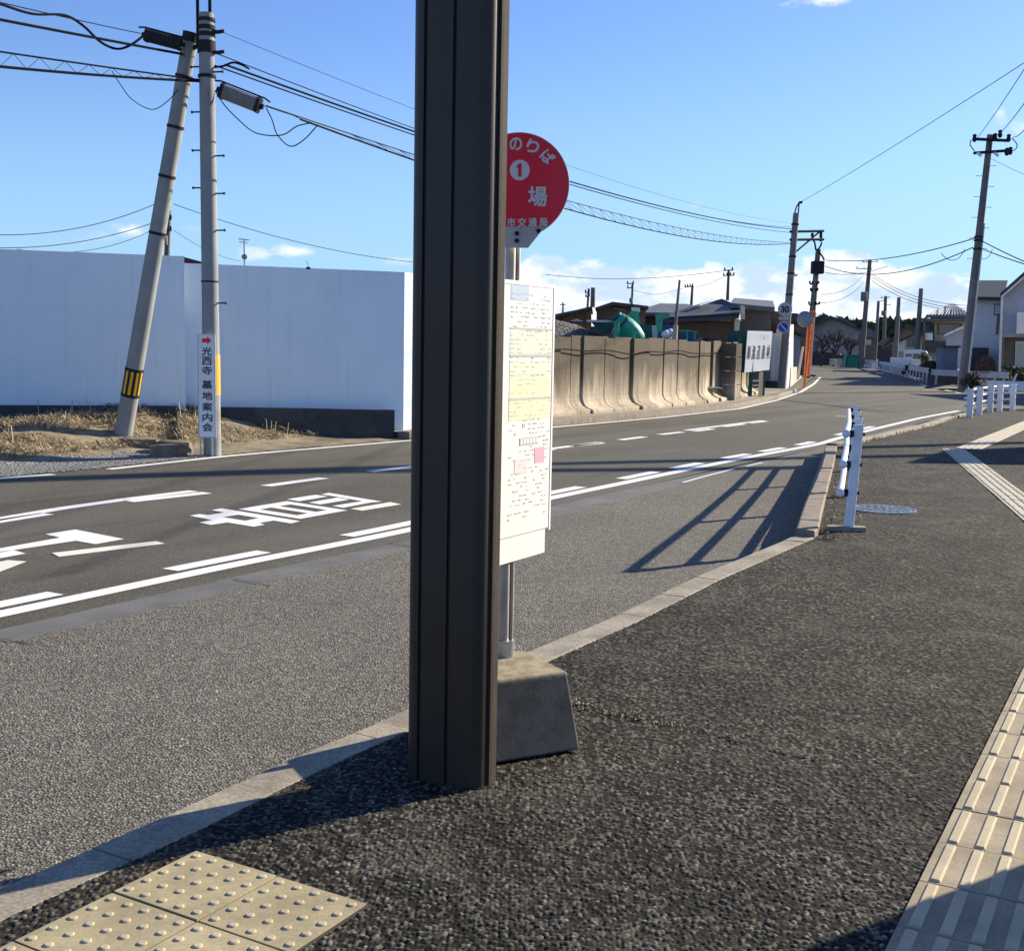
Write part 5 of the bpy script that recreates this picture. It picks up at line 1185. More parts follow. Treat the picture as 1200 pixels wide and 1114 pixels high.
for x, yb, m in ((866.5, 464.5, 'darkgreen'), (881.5, 462.5, 'darkgreen'), (896.5, 459.5, 'darkgreen'), (892.3, 462, 'creamwall')):
    Yp = Y+1.1*(x-875)/29+(-.06 if m == 'creamwall' else .14); t_ = A(x, 392 if m != 'creamwall' else 436, Yp); b_ = V3((t_.x, Yp, -.05)); mb = MB(); mb.box((t_+b_)/2, (.06 if m != 'creamwall' else .055, 0, 0), (0, .05, 0), (0, 0, (t_.z-b_.z)/2)); mb.build('post', m, sg)
# white container like wall at the bend and its dark end
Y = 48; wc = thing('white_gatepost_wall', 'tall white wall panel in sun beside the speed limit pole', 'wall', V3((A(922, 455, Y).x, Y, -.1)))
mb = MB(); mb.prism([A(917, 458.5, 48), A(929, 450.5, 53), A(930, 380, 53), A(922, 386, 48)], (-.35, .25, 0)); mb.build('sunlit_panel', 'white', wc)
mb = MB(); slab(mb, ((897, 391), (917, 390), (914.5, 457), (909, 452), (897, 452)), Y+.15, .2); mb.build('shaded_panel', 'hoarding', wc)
mb = MB(); slab(mb, ((896, 446), (912, 447), (912, 458.5), (896, 458)), Y-.2, .3); mb.build('dark_foot', 'darkwall', wc)
# low beige wall and shaded shed behind it
Y = 52; lb = thing('roadside_wall', 'low beige wall following the inside of the bend', 'wall', V3((A(930, 447, Y).x, Y, -.1)))
mb = MB(); mb.prism([V3((A(926, 451, 51).x, 51, -.1)), V3((A(940, 440, 70).x, 70, -.1)), V3((A(940, 440, 70).x, 70, .55)), V3((A(926, 451, 51).x, 51, .75))], (-.25, 0, 0)); mb.build('wall_body', 'housebeige', lb)
Y = 60; b6 = bldg('grey_shed', 'blue grey roadside shed with dark lean to roof behind the white wall', 'shed', V3((A(935, 440, Y).x, Y, 0)))
mb = MB(); slab(mb, ((922, 386), (938, 396), (938, 440), (922, 440)), Y, 6); mb.build('wall', 'shed', b6)
mb = MB(); slab(mb, ((918, 379.5), (944, 392), (944, 395), (918, 383)), Y-.5, 7); mb.build('roof', 'roofdark', b6)
mb = MB(); slab(mb, ((938, 400), (944, 400), (944, 440), (938, 440)), Y+1, 6); mb.build('side_wall', 'housebrown', b6)
Y = 75; b7 = bldg('tiled_house', 'old house with dark tiled roof peeping between the signs and the mirror', 'house', V3((A(928, 430, Y).x, Y, 0)))
mb = MB(); slab(mb, ((900, 374), (947, 374), (947, 438), (900, 438)), Y, 7); mb.build('wall', 'housebrown', b7)
mb = MB(); slab(mb, ((897, 374.5), (912, 367), (934, 367), (950, 376), (950, 378), (897, 378)), Y-.6, 8); mb.build('roof', 'roofdark', b7)
# end of the road: grey gabled house with panel roof, bare tree, boards, green net box
Y = 140; b8 = bldg('gabled_house', 'grey gabled house with a dark roof at the end of the road', 'house', V3((A(975, 428, Y).x, Y, 0)))
mb = MB(); slab(mb, ((948, 385), (974, 372), (1006, 386), (1006, 432), (948, 432)), Y, 10); mb.build('wall', 'oldgrey', b8)
mb = MB(); slab(mb, ((944, 386), (973, 369.5), (1010, 386.5), (1010, 388.5), (973, 372.3), (944, 389)), Y-1, 12); mb.build('roof', 'roofdark', b8)
mb = MB(); mb.prism([A(980, 369.5, Y), A(986, 371, Y), A(1004, 382, Y), A(996, 381, Y)], (0, .5, 0)); mb.build('solar_panel', 'roofgrey', b8)
dk = thing('hedge_fence', 'dark low fence under the bare tree at the road end', 'fence', V3((A(965, 430, 131).x, 131, 0))); mb = MB(); slab(mb, ((952, 411), (980, 414), (980, 428), (952, 428)), 131, .3); mb.build('fence_panel', 'darkstone', dk)
def bare_tree(name, label, base, h, seed, spread=.5, twigs=1.0, group=None):
    rs = random.Random(seed); root = thing(name, label, 'tree', base, group); mb = MB(); tw = MB()
    def grow(p, d, L, r, lv):
        q = p+d*L; m = p.lerp(q, .5)+V3((rs.gauss(0, 1), rs.gauss(0, 1), 0))*L*.06
        (mb if lv < 3 else tw).tube([p, m, q], [r, r*.85, r*.68], 5 if lv < 3 else 3, cap=False)
        if lv >= 5: return
        for k in range(rs.choice((2, 3, 3)) if lv else 4):
            e = (d+V3((rs.gauss(0, spread), rs.gauss(0, spread), rs.gauss(.08, .3)))).normalized(); grow(p.lerp(q, rs.uniform(.55, 1)), e, L*rs.uniform(.6, .85), r*.62, lv+1)
    grow(V3(base), V3((0, 0, 1)), h*.28, h*.028, 0)
    mb.build('trunk', 'bark', root); tw.build('twigs', 'bark', root, recalc=False); return root
bare_tree('bare_tree', 'bare winter tree in front of the grey gabled house, left crown', (A(962, 428, 128).x, 128, -.1), 5.6, 3, .55)
bare_tree('bare_tree', 'bare winter tree in front of the grey gabled house, right crown', (A(978, 428, 127).x, 127, -.1), 6.2, 9, .55)
bare_tree('bare_tree', 'thin bare tree just left of the tall far pole', (A(995, 428, 130).x, 130, -.1), 4.8, 14, .5)
for x0, x1, lab in ((972, 980.3, 'pale board leaning at the road end, left of a pair'), (980.8, 987, 'pale board leaning at the road end, next to the green net box')):
    c = A((x0+x1)/2, 425, 122); o = MB(); slab(o, ((x0, 420), (x1, 420), (x1, 428), (x0, 428)), 122, .25); t_ = thing('pale_board', lab, 'board', c, 'boards at the road end'); o.build('sheet', 'cardboard', t_)
nb = thing('net_box', 'green mesh rubbish collection box at the road end', 'rubbish box', A(998, 429, 112)); mb = MB(); mb.prism(poly_at(((991, 430), (992.5, 417), (995, 415.5), (1005, 416), (1006.5, 430)), 112), (0, 1.1, 0)); mb.build('mesh_cover', 'greennet', nb)
mb = MB(); mb.tube(poly_at(((991, 430.3), (992.5, 417), (1005.5, 416.5), (1006.5, 430.3)), 111.9), .05, 6); mb.build('frame', 'darkgreen', nb)

AUTO[0] = False; REF[0] = None
# ================================================================ RIGHT SIDE: lots, guardrails, houses, poles
lot = MB(); lot.poly([V3((18.2, 52.2, -.06)), V3((60, 52.2, -.06)), V3((90, 150, -.06)), V3((44, 150, -.06)), V3((39, 127, -.06)), V3((29.9, 90, -.06)), V3((23.8, 64.5, -.06)), V3((20.6, 57, -.06))]); struct('roadside_lot', lot, 'ground', recalc=False)
def guardrail(name, label, pts, beamh, post_gap, mat='white', posts=True, zb=-.1, ph=.75):
    root = thing(name, label, 'guardrail', pts[0]); P = densify(pts, .8); mb = MB()
    prof = [(.0, 0), (.05, .05), (.0, .11), (.0, .19), (.05, .25), (.0, .31)]; k = beamh/.31; rows = []
    for i, p in enumerate(P):
        t = (P[min(i+1, len(P)-1)]-P[max(i-1, 0)]); t.z = 0; t.normalize(); n = V3((-t.y, t.x, 0)); n = n if n.y < 0 or True else -n
        rows.append([p+n*(o*1.2)+V3((0, 0, ph-beamh+h*k)) for o, h in prof]+[p-n*.012+V3((0, 0, ph-h*k)) for o, h in ((0, 0), (0, .31))])
    m = len(rows[0]); vs = [q for r in rows for q in r]; fs = [(i*m+j, i*m+(j+1) % m, (i+1)*m+(j+1) % m, (i+1)*m+j) for i in range(len(rows)-1) for j in range(m)]
    fs += [tuple(range(m)), tuple(range((len(rows)-1)*m, len(rows)*m))[::-1]]
    mb.add(vs, fs); mb.build('beam', mat, root)
    if posts:
        L = 0; cum = [0]
        for a, b in zip(P, P[1:]): cum.append(cum[-1]+(b-a).length)
        s = .4
        while s < cum[-1]:
            i = max(k for k in range(len(cum)) if cum[k] <= s); i = min(i, len(P)-2); p = P[i].lerp(P[i+1], (s-cum[i])/(cum[i+1]-cum[i]))
            mb = MB(); mb.tube([V3((p.x+.1, p.y+.05, zb-.05)), V3((p.x+.1, p.y+.05, ph-.05))], .05, 10); mb.build('post', mat, root, smooth=40); s += post_gap
    return root
gA = V3((A(1087, 448, 62).x, 62, 0)); 
guardrail('guardrail', 'long white guardrail curving along the right edge of the far road', [V3((A(1013, 430, 128).x, 128, 0)), V3((A(1024, 431, 112).x, 112, 0)), V3((A(1046, 436, 88).x, 88, 0)), V3((A(1067, 441, 72).x, 72, 0)), gA], .27, 2.0, ph=.70, mat='railgrey')
guardrail('guardrail', 'white guardrail straight behind the right utility pole', [gA+V3((.15, -.05, 0)), V3((A(1135, 447, 58).x, 58, 0)), V3((A(1181, 448, 56.5).x, 56.5, 0))], .30, 2.4, ph=.64, mat='railgrey')
guardrail('guardrail', 'white guardrail along the near side street at the right picture edge', [V3((A(1146, 455, 51.6).x, 51.6, 0)), V3((A(1158, 455, 49.6).x, 49.6, 0)), V3((A(1215, 456, 48.5).x, 48.5, 0)), V3((A(1400, 458, 47).x, 47, 0))], .40, 2.4, ph=.28+.1, zb=-.13)
dw = thing('dark_backing', 'low dark strip added behind the long white guardrail to darken the gap under its beam', 'wall', V3((A(1087, 448, 63).x+.7, 63, -.1)))  # strip added to darken the gap below the guardrail beam
mb = MB(); gp = [V3((A(1024, 431, 112).x+.9, 112, 0)), V3((A(1046, 436, 88).x+.9, 88, 0)), V3((A(1067, 441, 72).x+.9, 72, 0)), gA+V3((.9, 0, 0)), V3((A(1135, 447, 58).x+.3, 58.6, 0)), V3((A(1181, 448, 56.5).x, 57.1, 0))]
for a, b in zip(gp, gp[1:]): mb.prism([V3((a.x, a.y, -.12)), V3((b.x, b.y, -.12)), V3((b.x, b.y, .36)), V3((a.x, a.y, .36))], (.14, .12, 0))
mb.build('wall_body', 'darkstone', dw)
# right utility pole
RP = V3((A(1127, 458.5, 50.6).x, 50.6, -.1)); RT = A(1160.5, 158, 50.4)
rp = thing('utility_pole', 'tall grey brown pole with two crossarms at the right edge', 'utility pole', RP, 'roadside utility poles')
mb = MB(); mb.tube([RP-ZUP*.1, RP.lerp(RT, .44)], [.185, .165], 20); mb.build('lower_shaft', 'pole_mid', rp, smooth=40)
mb = MB(); mb.tube([RP.lerp(RT, .44), RT], [.16, .125], 20); mb.build('upper_shaft', 'pole_dark', rp, smooth=40)
mb = MB(); mb.tube([RP+V3((.21, -.03, .05)), RP.lerp(RT, .25)+V3((.19, -.03, 0)), RP.lerp(RT, .66)+V3((.16, -.03, 0))], .03, 8); mb.build('white_conduit', 'white', rp)
for (x0, y0, x1, y1) in ((1141, 163, 1183, 165), (1141, 179.5, 1183, 176.5)):
    mb = MB(); a, b = A(x0, y0, 50.3), A(x1, y1, 50.3); mb.box((a+b)/2, (b-a)/2, (0, .05, 0), (0, 0, .055)); mb.build('crossarm', 'blacksteel', rp)
for x, y, h in ((1142, 161, -5), (1172, 156, 3), (1166, 160, 4), (1182, 161, 5), (1184, 176, 7), (1180, 177, 4)):
    mb = MB(); q = A(x, y+2, 50.3); mb.lathe(q, ZUP, [(-.12, .05), (-.02, .10), (.08, .07), (.16, .09), (.2, .03)], 10); mb.build('insulator', 'blacksteel', rp)
for x, y in ((1146, 181), (1166, 181)):
    mb = MB(); mb.tube([A(x-1, y-2, 50.2), A(x+4, y+2, 50.2)], .06, 8); mb.build('fuse_holder', 'signwhite', rp)
for pts in (((1138, 164), (1137, 170), (1142, 177)), ((1186, 162), (1192, 170), (1189, 176), (1184, 176)), ((1168, 158), (1160, 166), (1161, 176))):
    mb = MB(); mb.tube(smooth_line([A(x, y, 50.2) for x, y in pts], 8), .02, 6); mb.build('jumper_lead', 'cable', rp)
step_bolts(rp, RP, RT, .14, 5.4, 9.6, .42, V3((1, 0, 0)), L=.24)
for py in (278, 282, 292): q = RP.lerp(RT, (ZH(1145, py, 50.6)-RP.z)/(RT.z-RP.z)); pole_fit(rp, q, .19, h=.07)
def far_pole(label, px0, py0, px1, py1, Yd, r0, r1, arms=(), mat='pole_dark', box=None, bolts=False, zb=None, group='distant utility poles'):
    b = A(px0, py0, Yd); t = A(px1, py1, Yd); root = thing('utility_pole', label, 'utility pole', b, group)
    mb = MB(); mb.tube([b, b.lerp(t, .5), t], [r0, (r0+r1)/2, r1], 12); mb.build('shaft', mat, root, smooth=40)
    for (xa, ya, xb, yb, n) in arms:
        p, q = A(xa, ya, Yd-.1), A(xb, yb, Yd-.1); mb = MB(); mb.box((p+q)/2, (q-p)/2, (0, .03, 0), (0, 0, .03)); ar = mb.build('crossarm', 'blacksteel', root)
        for k in range(n):
            e = p.lerp(q, (k+.15)/(n-.7) if n > 1 else .5); mb = MB(); mb.lathe(e, ZUP, [(0, .025), (.07, .045), (.15, .035), (.18, .01)], 8); mb.build('insulator', 'blacksteel', ar)
    if box:
        x0, y0, x1, y1 = box; p, q = A(x0, y0, Yd-.3), A(x1, y1, Yd-.3); mb = MB(); c = (p+q)/2; mb.lathe(V3((c.x, c.y, min(p.z, q.z))), ZUP, [(0, abs(q.x-p.x)*.45), (.05, abs(q.x-p.x)*.5), (abs(p.z-q.z)-.05, abs(q.x-p.x)*.5), (abs(p.z-q.z), abs(q.x-p.x)*.4)], 16); mb.build('transformer', 'pole_mid', root, smooth=40)
    return root
far_pole('tall far pole standing at the head of the long guardrail', 1008.5, 432, 1019.5, 304.5, 120, .30, .19, ((1010, 307, 1029, 306.5, 3), (1003, 314.5, 1022, 315.5, 3)), box=(1009, 342, 1016, 353))
mb = MB(); r_ = bpy.data.objects['utility_pole.004'] if 'utility_pole.004' in bpy.data.objects else None
far_pole('slim pale far pole with a single arm, next to the tall far pole', 1025, 426, 1029.5, 353, 135, .2, .16, ((1028, 353.5, 1037, 352.5, 2),), 'pole_mid')
far_pole('far dark pole with small round transformer beyond the guardrail', 1034.5, 424, 1038, 347, 150, .26, .18, ((1032, 349, 1043, 348.5, 3), (1035, 356.5, 1044, 357.5, 2)), box=(1033, 364, 1038, 370))
far_pole('plain tapered far pole without arms, left of the white van', 1049, 424, 1053.5, 348.5, 120, .26, .18, (), 'pole_mid')
far_pole('plain grey far pole without arms, above the white van', 1073.5, 420, 1079.5, 338, 105, .26, .18, (), 'pole_mid')
far_pole('distant pole with single arm above the gravel heap, left of a pair', 688.5, 360, 690, 338, 70, .07, .06, ((685.5, 343, 691, 342.5, 2), (686, 348, 691, 347, 2)))
far_pole('distant thick dark pole above the gravel heap, right of a pair', 694.5, 360, 695, 337, 68, .14, .12)
far_pole('distant pole with two left hand arms and transformer above the mixer', 740, 362, 741.5, 331.5, 75, .08, .06, ((734.5, 332.5, 743, 332, 2), (735, 337.5, 741, 337.5, 2)), box=(737.5, 349, 741, 355))
far_pole('distant pole with four insulators on one arm above the hipped hall', 810, 360, 811.5, 334.5, 72, .09, .07, ((802.5, 336.5, 812, 335.5, 4),))
far_pole('distant pole with two cross arms rising above the brown store', 852.5, 352, 854, 316, 70, .1, .07, ((848, 317, 859.5, 316.5, 2), (847.5, 323, 860.5, 322.5, 4)))
far_pole('short distant pole with drum transformer, behind the leaning pole and hoarding', 195, 312, 198, 247, 48, .12, .09, ((194, 257, 201, 257, 2), (192, 270, 201, 270, 2)), box=(191, 276, 196.5, 287))
far_pole('hair thin distant pole above the far left edge of the yard roofs', 659.5, 372, 659.8, 355.5, 80, .07, .05, ((656, 357, 663, 356.8, 1),))
AUTO[0] = True
# houses at the right edge
def window(root, pxs, Yd, frame='steel', glass='glass', dep=.06):
    mb = MB(); slab(mb, pxs, Yd-.05, dep); w_ = mb.build('window', frame, root)
    cx = sum(p[0] for p in pxs)/4; cy = sum(p[1] for p in pxs)/4; q = [(cx+(x-cx)*.82, cy+(y-cy)*.84) for x, y in pxs]
    mb = MB(); slab(mb, q, Yd-.07, .03); mb.build('pane', glass, w_); return w_
Y = 74.; h1 = bldg('white_house', 'two storey pale house with a dark roof behind the right pole', 'house', V3((A(1155, 440, Y).x, Y, 0)))
mb = MB(); slab(mb, ((1138, 346.5), (1174, 348), (1172, 446), (1132, 446)), Y, 8); mb.build('wall', 'housewhite', h1)
mb = MB(); mb.prism([A(1136, 347.5, Y-.6), A(1176, 348.2, Y-.6), A(1181, 328.5, Y+3.6), A(1138, 328.5, Y+3.6)], (0, 0, -.2)); mb.build('roof', 'roofdark', h1)
window(h1, ((1165, 356), (1174, 356), (1174, 369), (1164.5, 369)), Y, 'blacksteel', 'paleglass')
mb = MB(); slab(mb, ((1168.5, 369), (1172.5, 369), (1169.5, 392), (1166.5, 392)), Y-.08, .1); mb.build('downpipe_cover', 'taupe', h1)
mb = MB(); slab(mb, ((1133, 407), (1159, 407.5), (1155, 446), (1130, 446)), Y-2.5, 1.8); mb.build('garden_wall', 'darkstone', h1)
Y = 66.; h2 = bldg('grey_house', 'blue grey gabled house cut off by the right picture edge', 'house', V3((A(1200, 440, Y).x, Y, 0)))
mb = MB(); slab(mb, ((1175, 347), (1215, 313), (1270, 346), (1268, 395), (1172.5, 395)), Y, 9); mb.build('wall', 'housegrey', h2)
mb = MB(); slab(mb, ((1172.5, 395), (1177, 395), (1175, 447), (1169.5, 447)), Y, 9); slab(mb, ((1177, 391.5), (1270, 391.5), (1268, 450), (1175, 450)), Y+1.2, 7); mb.build('ground_floor', 'taupe', h2)
mb = MB(); mb.prism([A(1172, 348, Y-.5), A(1215, 311.5, Y-.5), A(1275, 347, Y-.5), A(1275, 342.5, Y-.5), A(1215, 305, Y-.5), A(1172, 343.5, Y-.5)], DV(9.5)); mb.build('roof', 'roofdark', h2)
mb = MB(); mb.prism([A(1173, 349.5, Y-.55), A(1215, 313, Y-.55), A(1215, 310.5, Y-.55), A(1173, 347, Y-.55)], DV(.1)); mb.build('verge_board', 'housewhite', h2)
mb = MB(); slab(mb, ((1192, 366), (1230, 366), (1230, 391), (1191, 391)), Y-.9, 1.0); mb.build('balcony', 'housewhite', h2)
mb = MB(); slab(mb, ((1173, 347), (1176, 347), (1172.5, 446), (1169.5, 446)), Y-.15, .14); mb.build('corner_trim', 'housewhite', h2)
mb = MB(); slab(mb, ((1190, 400), (1230, 400), (1229, 440), (1189, 440)), Y+1.1, .12); w_ = mb.build('window', 'steel', h2); mb = MB(); slab(mb, ((1191.5, 402), (1228.5, 402), (1227.5, 438), (1190.5, 438)), Y+1.06, .05); mb.build('pane', 'paleglass', w_)
Y = 72; ss = thing('storage_shed', 'blue grey steel storage sheds behind the guardrail', 'shed', V3((A(1110, 440, Y).x, Y, 0)))
mb = MB(); slab(mb, ((1097.5, 408), (1107, 407.5), (1106.5, 446), (1096.5, 446)), Y, 2.2); slab(mb, ((1106.8, 406), (1123, 406), (1121, 446), (1106.3, 446)), Y-.3, 2.5); mb.build('shed_body', 'shed', ss)
mb = MB(); slab(mb, ((1105, 405), (1126, 405), (1126, 407), (1105, 407)), Y-.5, 3); mb.build('shed_roof', 'darkgreen', ss)
mb = MB()
for k in range(6): slab(mb, ((1107.5+2.5*k, 408), (1107.8+2.5*k, 408), (1107.3+2.5*k, 446), (1107+2.5*k, 446)), Y-.33, .03)
mb.build('door_ribs', 'taupe', ss)
Y = 92; lt = thing('low_outbuilding', 'small grey outbuilding with a sloped roof above the storage sheds', 'outbuilding', V3((A(1120, 420, Y).x, Y, 0)))
mb = MB(); slab(mb, ((1108.5, 392), (1128, 383), (1128, 430), (1108.5, 430)), Y, 5); mb.build('wall', 'housegrey', lt); mb = MB(); slab(mb, ((1106.5, 392), (1129, 381.5), (1129, 384), (1106.5, 394.5)), Y-.5, 6); mb.build('roof', 'housewhite', lt)
Y = 102; h3 = bldg('old_house', 'old two storey house with grey tiled hip roof and dark balcony', 'house', V3((A(1105, 420, Y).x, Y, 0)))
mb = MB(); slab(mb, ((1090, 369), (1132, 369), (1132, 432), (1084, 432), (1084, 400), (1095, 400), (1095, 376), (1090, 376)), Y, 7); mb.build('wall', 'housebeige', h3)
mb = MB(); a = [A(1085, 369.5, Y-.8), A(1137, 369.5, Y-.8), A(1132, 366, Y+7), A(1092, 366, Y+7)]; t0, t1 = A(1114, 357, Y+3), A(1118, 357, Y+3)
mb.add(a+[t0, t1]+[p-V3((0, 0, .2)) for p in a], [(0, 1, 5, 4), (1, 2, 5), (2, 3, 4, 5), (3, 0, 4), (0, 1, 7, 6), (1, 2, 8, 7), (2, 3, 9, 8), (3, 0, 6, 9), (6, 7, 8, 9)])
mb.build('roof', 'roofgrey', h3)
mb = MB()
for k in range(13):
    f = (k+.5)/13; p = a[0].lerp(a[1], f); q = t0.lerp(t1, f); mb.tube([p+V3((0, -.02, .03)), q+V3((0, 0, .03))], .08, 6)
o = mb.build('roof_tile_rows', 'housegrey', h3); o['kind'] = 'stuff'
mb = MB(); slab(mb, ((1082, 373), (1132, 373), (1132, 376), (1082, 376.5)), Y-1.2, 1.2); slab(mb, ((1082, 374), (1084.5, 374), (1084, 425), (1081, 425)), Y-1.2, .3); mb.build('eave_frame', 'housebrown', h3)
mb = MB(); slab(mb, ((1081, 399), (1110, 400), (1110, 412), (1080, 412)), Y-1.1, 1.1); mb.build('balcony_front', 'darkstone', h3)
mb = MB(); slab(mb, ((1083, 389), (1093, 389), (1093, 398.5), (1083, 398.5)), Y-1.0, .1); mb.build('white_blind', 'housewhite', h3)
mb = MB(); mb.prism([A(1080, 388, Y-1.2), A(1094, 388, Y-1.2), A(1094, 380.5, Y+2), A(1088, 380.5, Y+2)], (0, 0, -.12)); mb.build('side_roof', 'roofdark', h3)
window(h3, ((1098, 379), (1128, 379), (1128, 392), (1098, 392)), Y, 'housebrown', 'glass')
Y = 125; h4 = bldg('tiled_house', 'low house with dark tiled gable between the far poles', 'house', V3((A(1060, 420, Y).x, Y, 0)))
mb = MB(); slab(mb, ((1046, 395), (1064, 383), (1082, 394), (1082, 428), (1046, 428)), Y, 8); mb.build('wall', 'housebeige', h4)
mb = MB(); slab(mb, ((1036, 403), (1064, 379.5), (1086, 394), (1086, 397), (1064, 383.5), (1036, 406)), Y-1, 10); slab(mb, ((1048, 400), (1074, 389), (1076, 391), (1048, 404)), Y-1.6, .6); mb.build('roof', 'roofdark', h4)
mb = MB(); slab(mb, ((1050, 402), (1061, 397), (1061, 412), (1050, 412)), Y-.1, .1); mb.build('white_wall_panel', 'housewhite', h4)
window(h4, ((1064, 397), (1072, 397), (1072, 406), (1064, 406)), Y, 'housebrown', 'glass')
Y = 150; h5 = bldg('far_house', 'far grey house left of the low tiled gable house', 'house', V3((A(1040, 420, Y).x, Y, 0)))
mb = MB(); slab(mb, ((1030, 402), (1050, 401), (1050, 428), (1030, 428)), Y, 8); mb.build('wall', 'housebrown', h5); mb = MB(); slab(mb, ((1027, 403), (1036, 396), (1048, 396), (1054, 402), (1054, 404), (1027, 404.5)), Y-1, 9); mb.build('roof', 'roofgrey', h5)
Y = 165; h6 = bldg('far_house', 'far brown house half hidden behind the tall far pole', 'house', V3((A(1012, 420, Y).x, Y, 0)))
mb = MB(); slab(mb, ((1000, 392), (1024, 392), (1024, 430), (1000, 430)), Y, 8); mb.build('wall', 'housebrown', h6); mb = MB(); slab(mb, ((996, 393), (1006, 385), (1020, 385), (1028, 393), (1028, 395), (996, 395)), Y-1, 9); mb.build('roof', 'roofgrey', h6)
window(h6, ((1015, 398), (1021, 398), (1021, 404), (1015, 404)), Y, 'steel', 'paleglass')
# white kei van
Y = 96; van = thing('parked_van', 'white van parked beyond the guardrail behind a pale block wall', 'van', V3((A(1075, 425, Y).x, Y, -.1)))
body = ((1059, 425), (1059, 411.5), (1061.5, 409.8), (1078, 409.5), (1085, 411), (1091, 418), (1092.5, 420), (1092.5, 427), (1059, 427))
mb = MB(); slab(mb, body, Y, 1.5); mb.build('body', 'carwhite', van, bevel=.06)
mb = MB(); slab(mb, ((1061, 414.5), (1068.5, 414.3), (1068.5, 418), (1061, 418.2)), Y-.03, .05); mb.build('side_window', 'glass', van)
mb = MB(); slab(mb, ((1070, 414.3), (1077, 414.2), (1077, 418), (1070, 418)), Y-.03, .05); mb.build('side_window', 'glass', van)
mb = MB(); slab(mb, ((1079, 413), (1084, 412.5), (1088.5, 418), (1079, 418)), Y-.03, .05); mb.build('windscreen', 'glass', van)
for x in (1064, 1086):
    c = A(x, 426.5, Y-.05); mb = MB(); mb.lathe(c, (0, 1, 0), [(0, .27), (.18, .27)], 20); wh = mb.build('wheel', 'tyre', van, smooth=40); mb = MB(); mb.lathe(c-V3((0, .01, 0)), (0, 1, 0), [(0, .15), (.03, .16)], 16); mb.build('rim', 'steel', wh)
bw = thing('block_wall', 'pale block garden wall in front of the white van', 'wall', V3((A(1055, 432, 84).x, 84, 0))); mb = MB(); mb.prism([V3((A(1042, 432, 92).x, 92, -.1)), V3((A(1080, 436, 78).x, 78, -.1)), V3((A(1080, 436, 78).x, 78, ZH(1080, 421, 78))), V3((A(1042, 418, 92).x, 92, ZH(1042, 418.5, 92)))], (.12, .2, 0)); mb.build('wall_body', 'housewhite', bw)
df = thing('board_fence', 'dark boarded fence beside the far dark pole', 'fence', V3((A(1037, 430, 104).x, 104, 0))); mb = MB(); slab(mb, ((1029, 408), (1044, 409), (1044, 430), (1029, 429)), 104, .15); mb.build('boards', 'darkstone', df)
AUTO[0] = False; REF[0] = None
shrub('round_bush', 'rounded brown green bush in front of the white van', 'bush', (A(1077, 424, 82).x, 82, .2), .7, .5, 1.2, 900, .09, 'leafolive', 3)
shrub('low_bush', 'low dark red brown bush beside the guardrail', 'bush', (A(1076, 434, 74).x, 74, -.05), .9, .5, .8, 900, .09, 'leafbrown', 4)
shrub('low_bush', 'dark green bush at the corner of the storage sheds', 'bush', (A(1092, 434, 73).x, 73, -.05), .8, .5, 1.1, 900, .09, 'leaf', 5)
shrub('dry_bush', 'dry brown shrub at the foot of the right pole', 'bush', (A(1140, 456, 50.2).x, 50.4, -.1), .5, .3, .8, 700, .06, 'leafbrown', 6)
shrub('garden_bush', 'dark garden bush below the curtained window at right edge', 'bush', (A(1194, 446, 60).x, 60, -.1), .9, .5, 1.1, 900, .08, 'leaf', 7)
shrub('roadside_shrub', 'leafy shrub at the foot of the grey gabled house', 'bush', (A(985, 425, 126).x, 126, -.1), 1.4, .6, 1.3, 900, .14, 'leafolive', 8)
AUTO[0] = True
# covered stack beside the white house
tp = thing('covered_stack', 'dark arched covered stack in front of the white house', 'stack', V3((A(1156, 440, 68).x, 68, 0))); mb = MB(); mb.prism(poly_at(((1142, 446), (1143, 424), (1147, 418.5), (1155, 416.5), (1163, 419), (1166, 425), (1166, 446)), 68), DV(2)); mb.build('cover', 'rust', tp)
AUTO[0] = False; REF[0] = None
gf = thing('garden_fence', 'rusty post and rail fence in front of the grey house', 'fence', V3((A(1170, 445, 57.5).x, 57.5, 0)))
for k, x in enumerate((1139.5, 1144, 1161, 1170.5, 1184)):
    mb = MB(); p = A(x, 451, 57.2); q = A(x+.3, 434.5+(2 if k in (0, 3) else 0), 57.2); mb.tube([p, q], .05, 8); mb.build('post', 'rust', gf)
mb = MB(); mb.tube([A(1139, 436, 57.2), A(1185, 437, 57.2)], .025, 6); mb.build('rail', 'rust', gf)
sk = thing('leaning_stake', 'white stake leaning in the verge at the right edge', 'stake', V3((A(1187, 448, 54).x, 54, 0))); mb = MB(); mb.tube([A(1187, 449, 54), A(1191.5, 438, 54)], .04, 8); mb.build('stake', 'white', sk)
# aerial and dome lamp above the hoarding
ta = thing('tv_aerial', 'rooftop aerial mast with a small dish above the hoarding', 'aerial', A(287, 309, 45)); mb = MB(); mb.tube([A(286.5, 311, 45), A(286, 280, 45)], .03, 6); mb.tube([A(279.5, 280, 45), A(292, 281.5, 45)], .02, 6); mb.tube([A(280, 283.5, 45), A(290, 284.5, 45)], .015, 6); mb.build('mast', 'steel', ta)
mb = MB(); mb.lathe(A(286.5, 301, 44.9), (.2, -1, .2), [(0, .11), (.02, .1), (.05, .02)], 16); mb.build('dish', 'mirrorback', ta)
dl = thing('dome_lamp', 'small dark dome lamp on the top edge of the hoarding', 'lamp', A(361, 315, 19.2)); mb = MB(); mb.lathe(A(361.3, 315.5, 19.2), ZUP, [(0, .04), (.02, .04), (.035, .025), (.04, .005)], 12); mb.tube([A(361.5, 313, 19.2), A(360.5, 308, 19.2), A(358, 305.5, 19.2)], .004, 5); mb.build('lamp_body', 'blacksteel', dl)
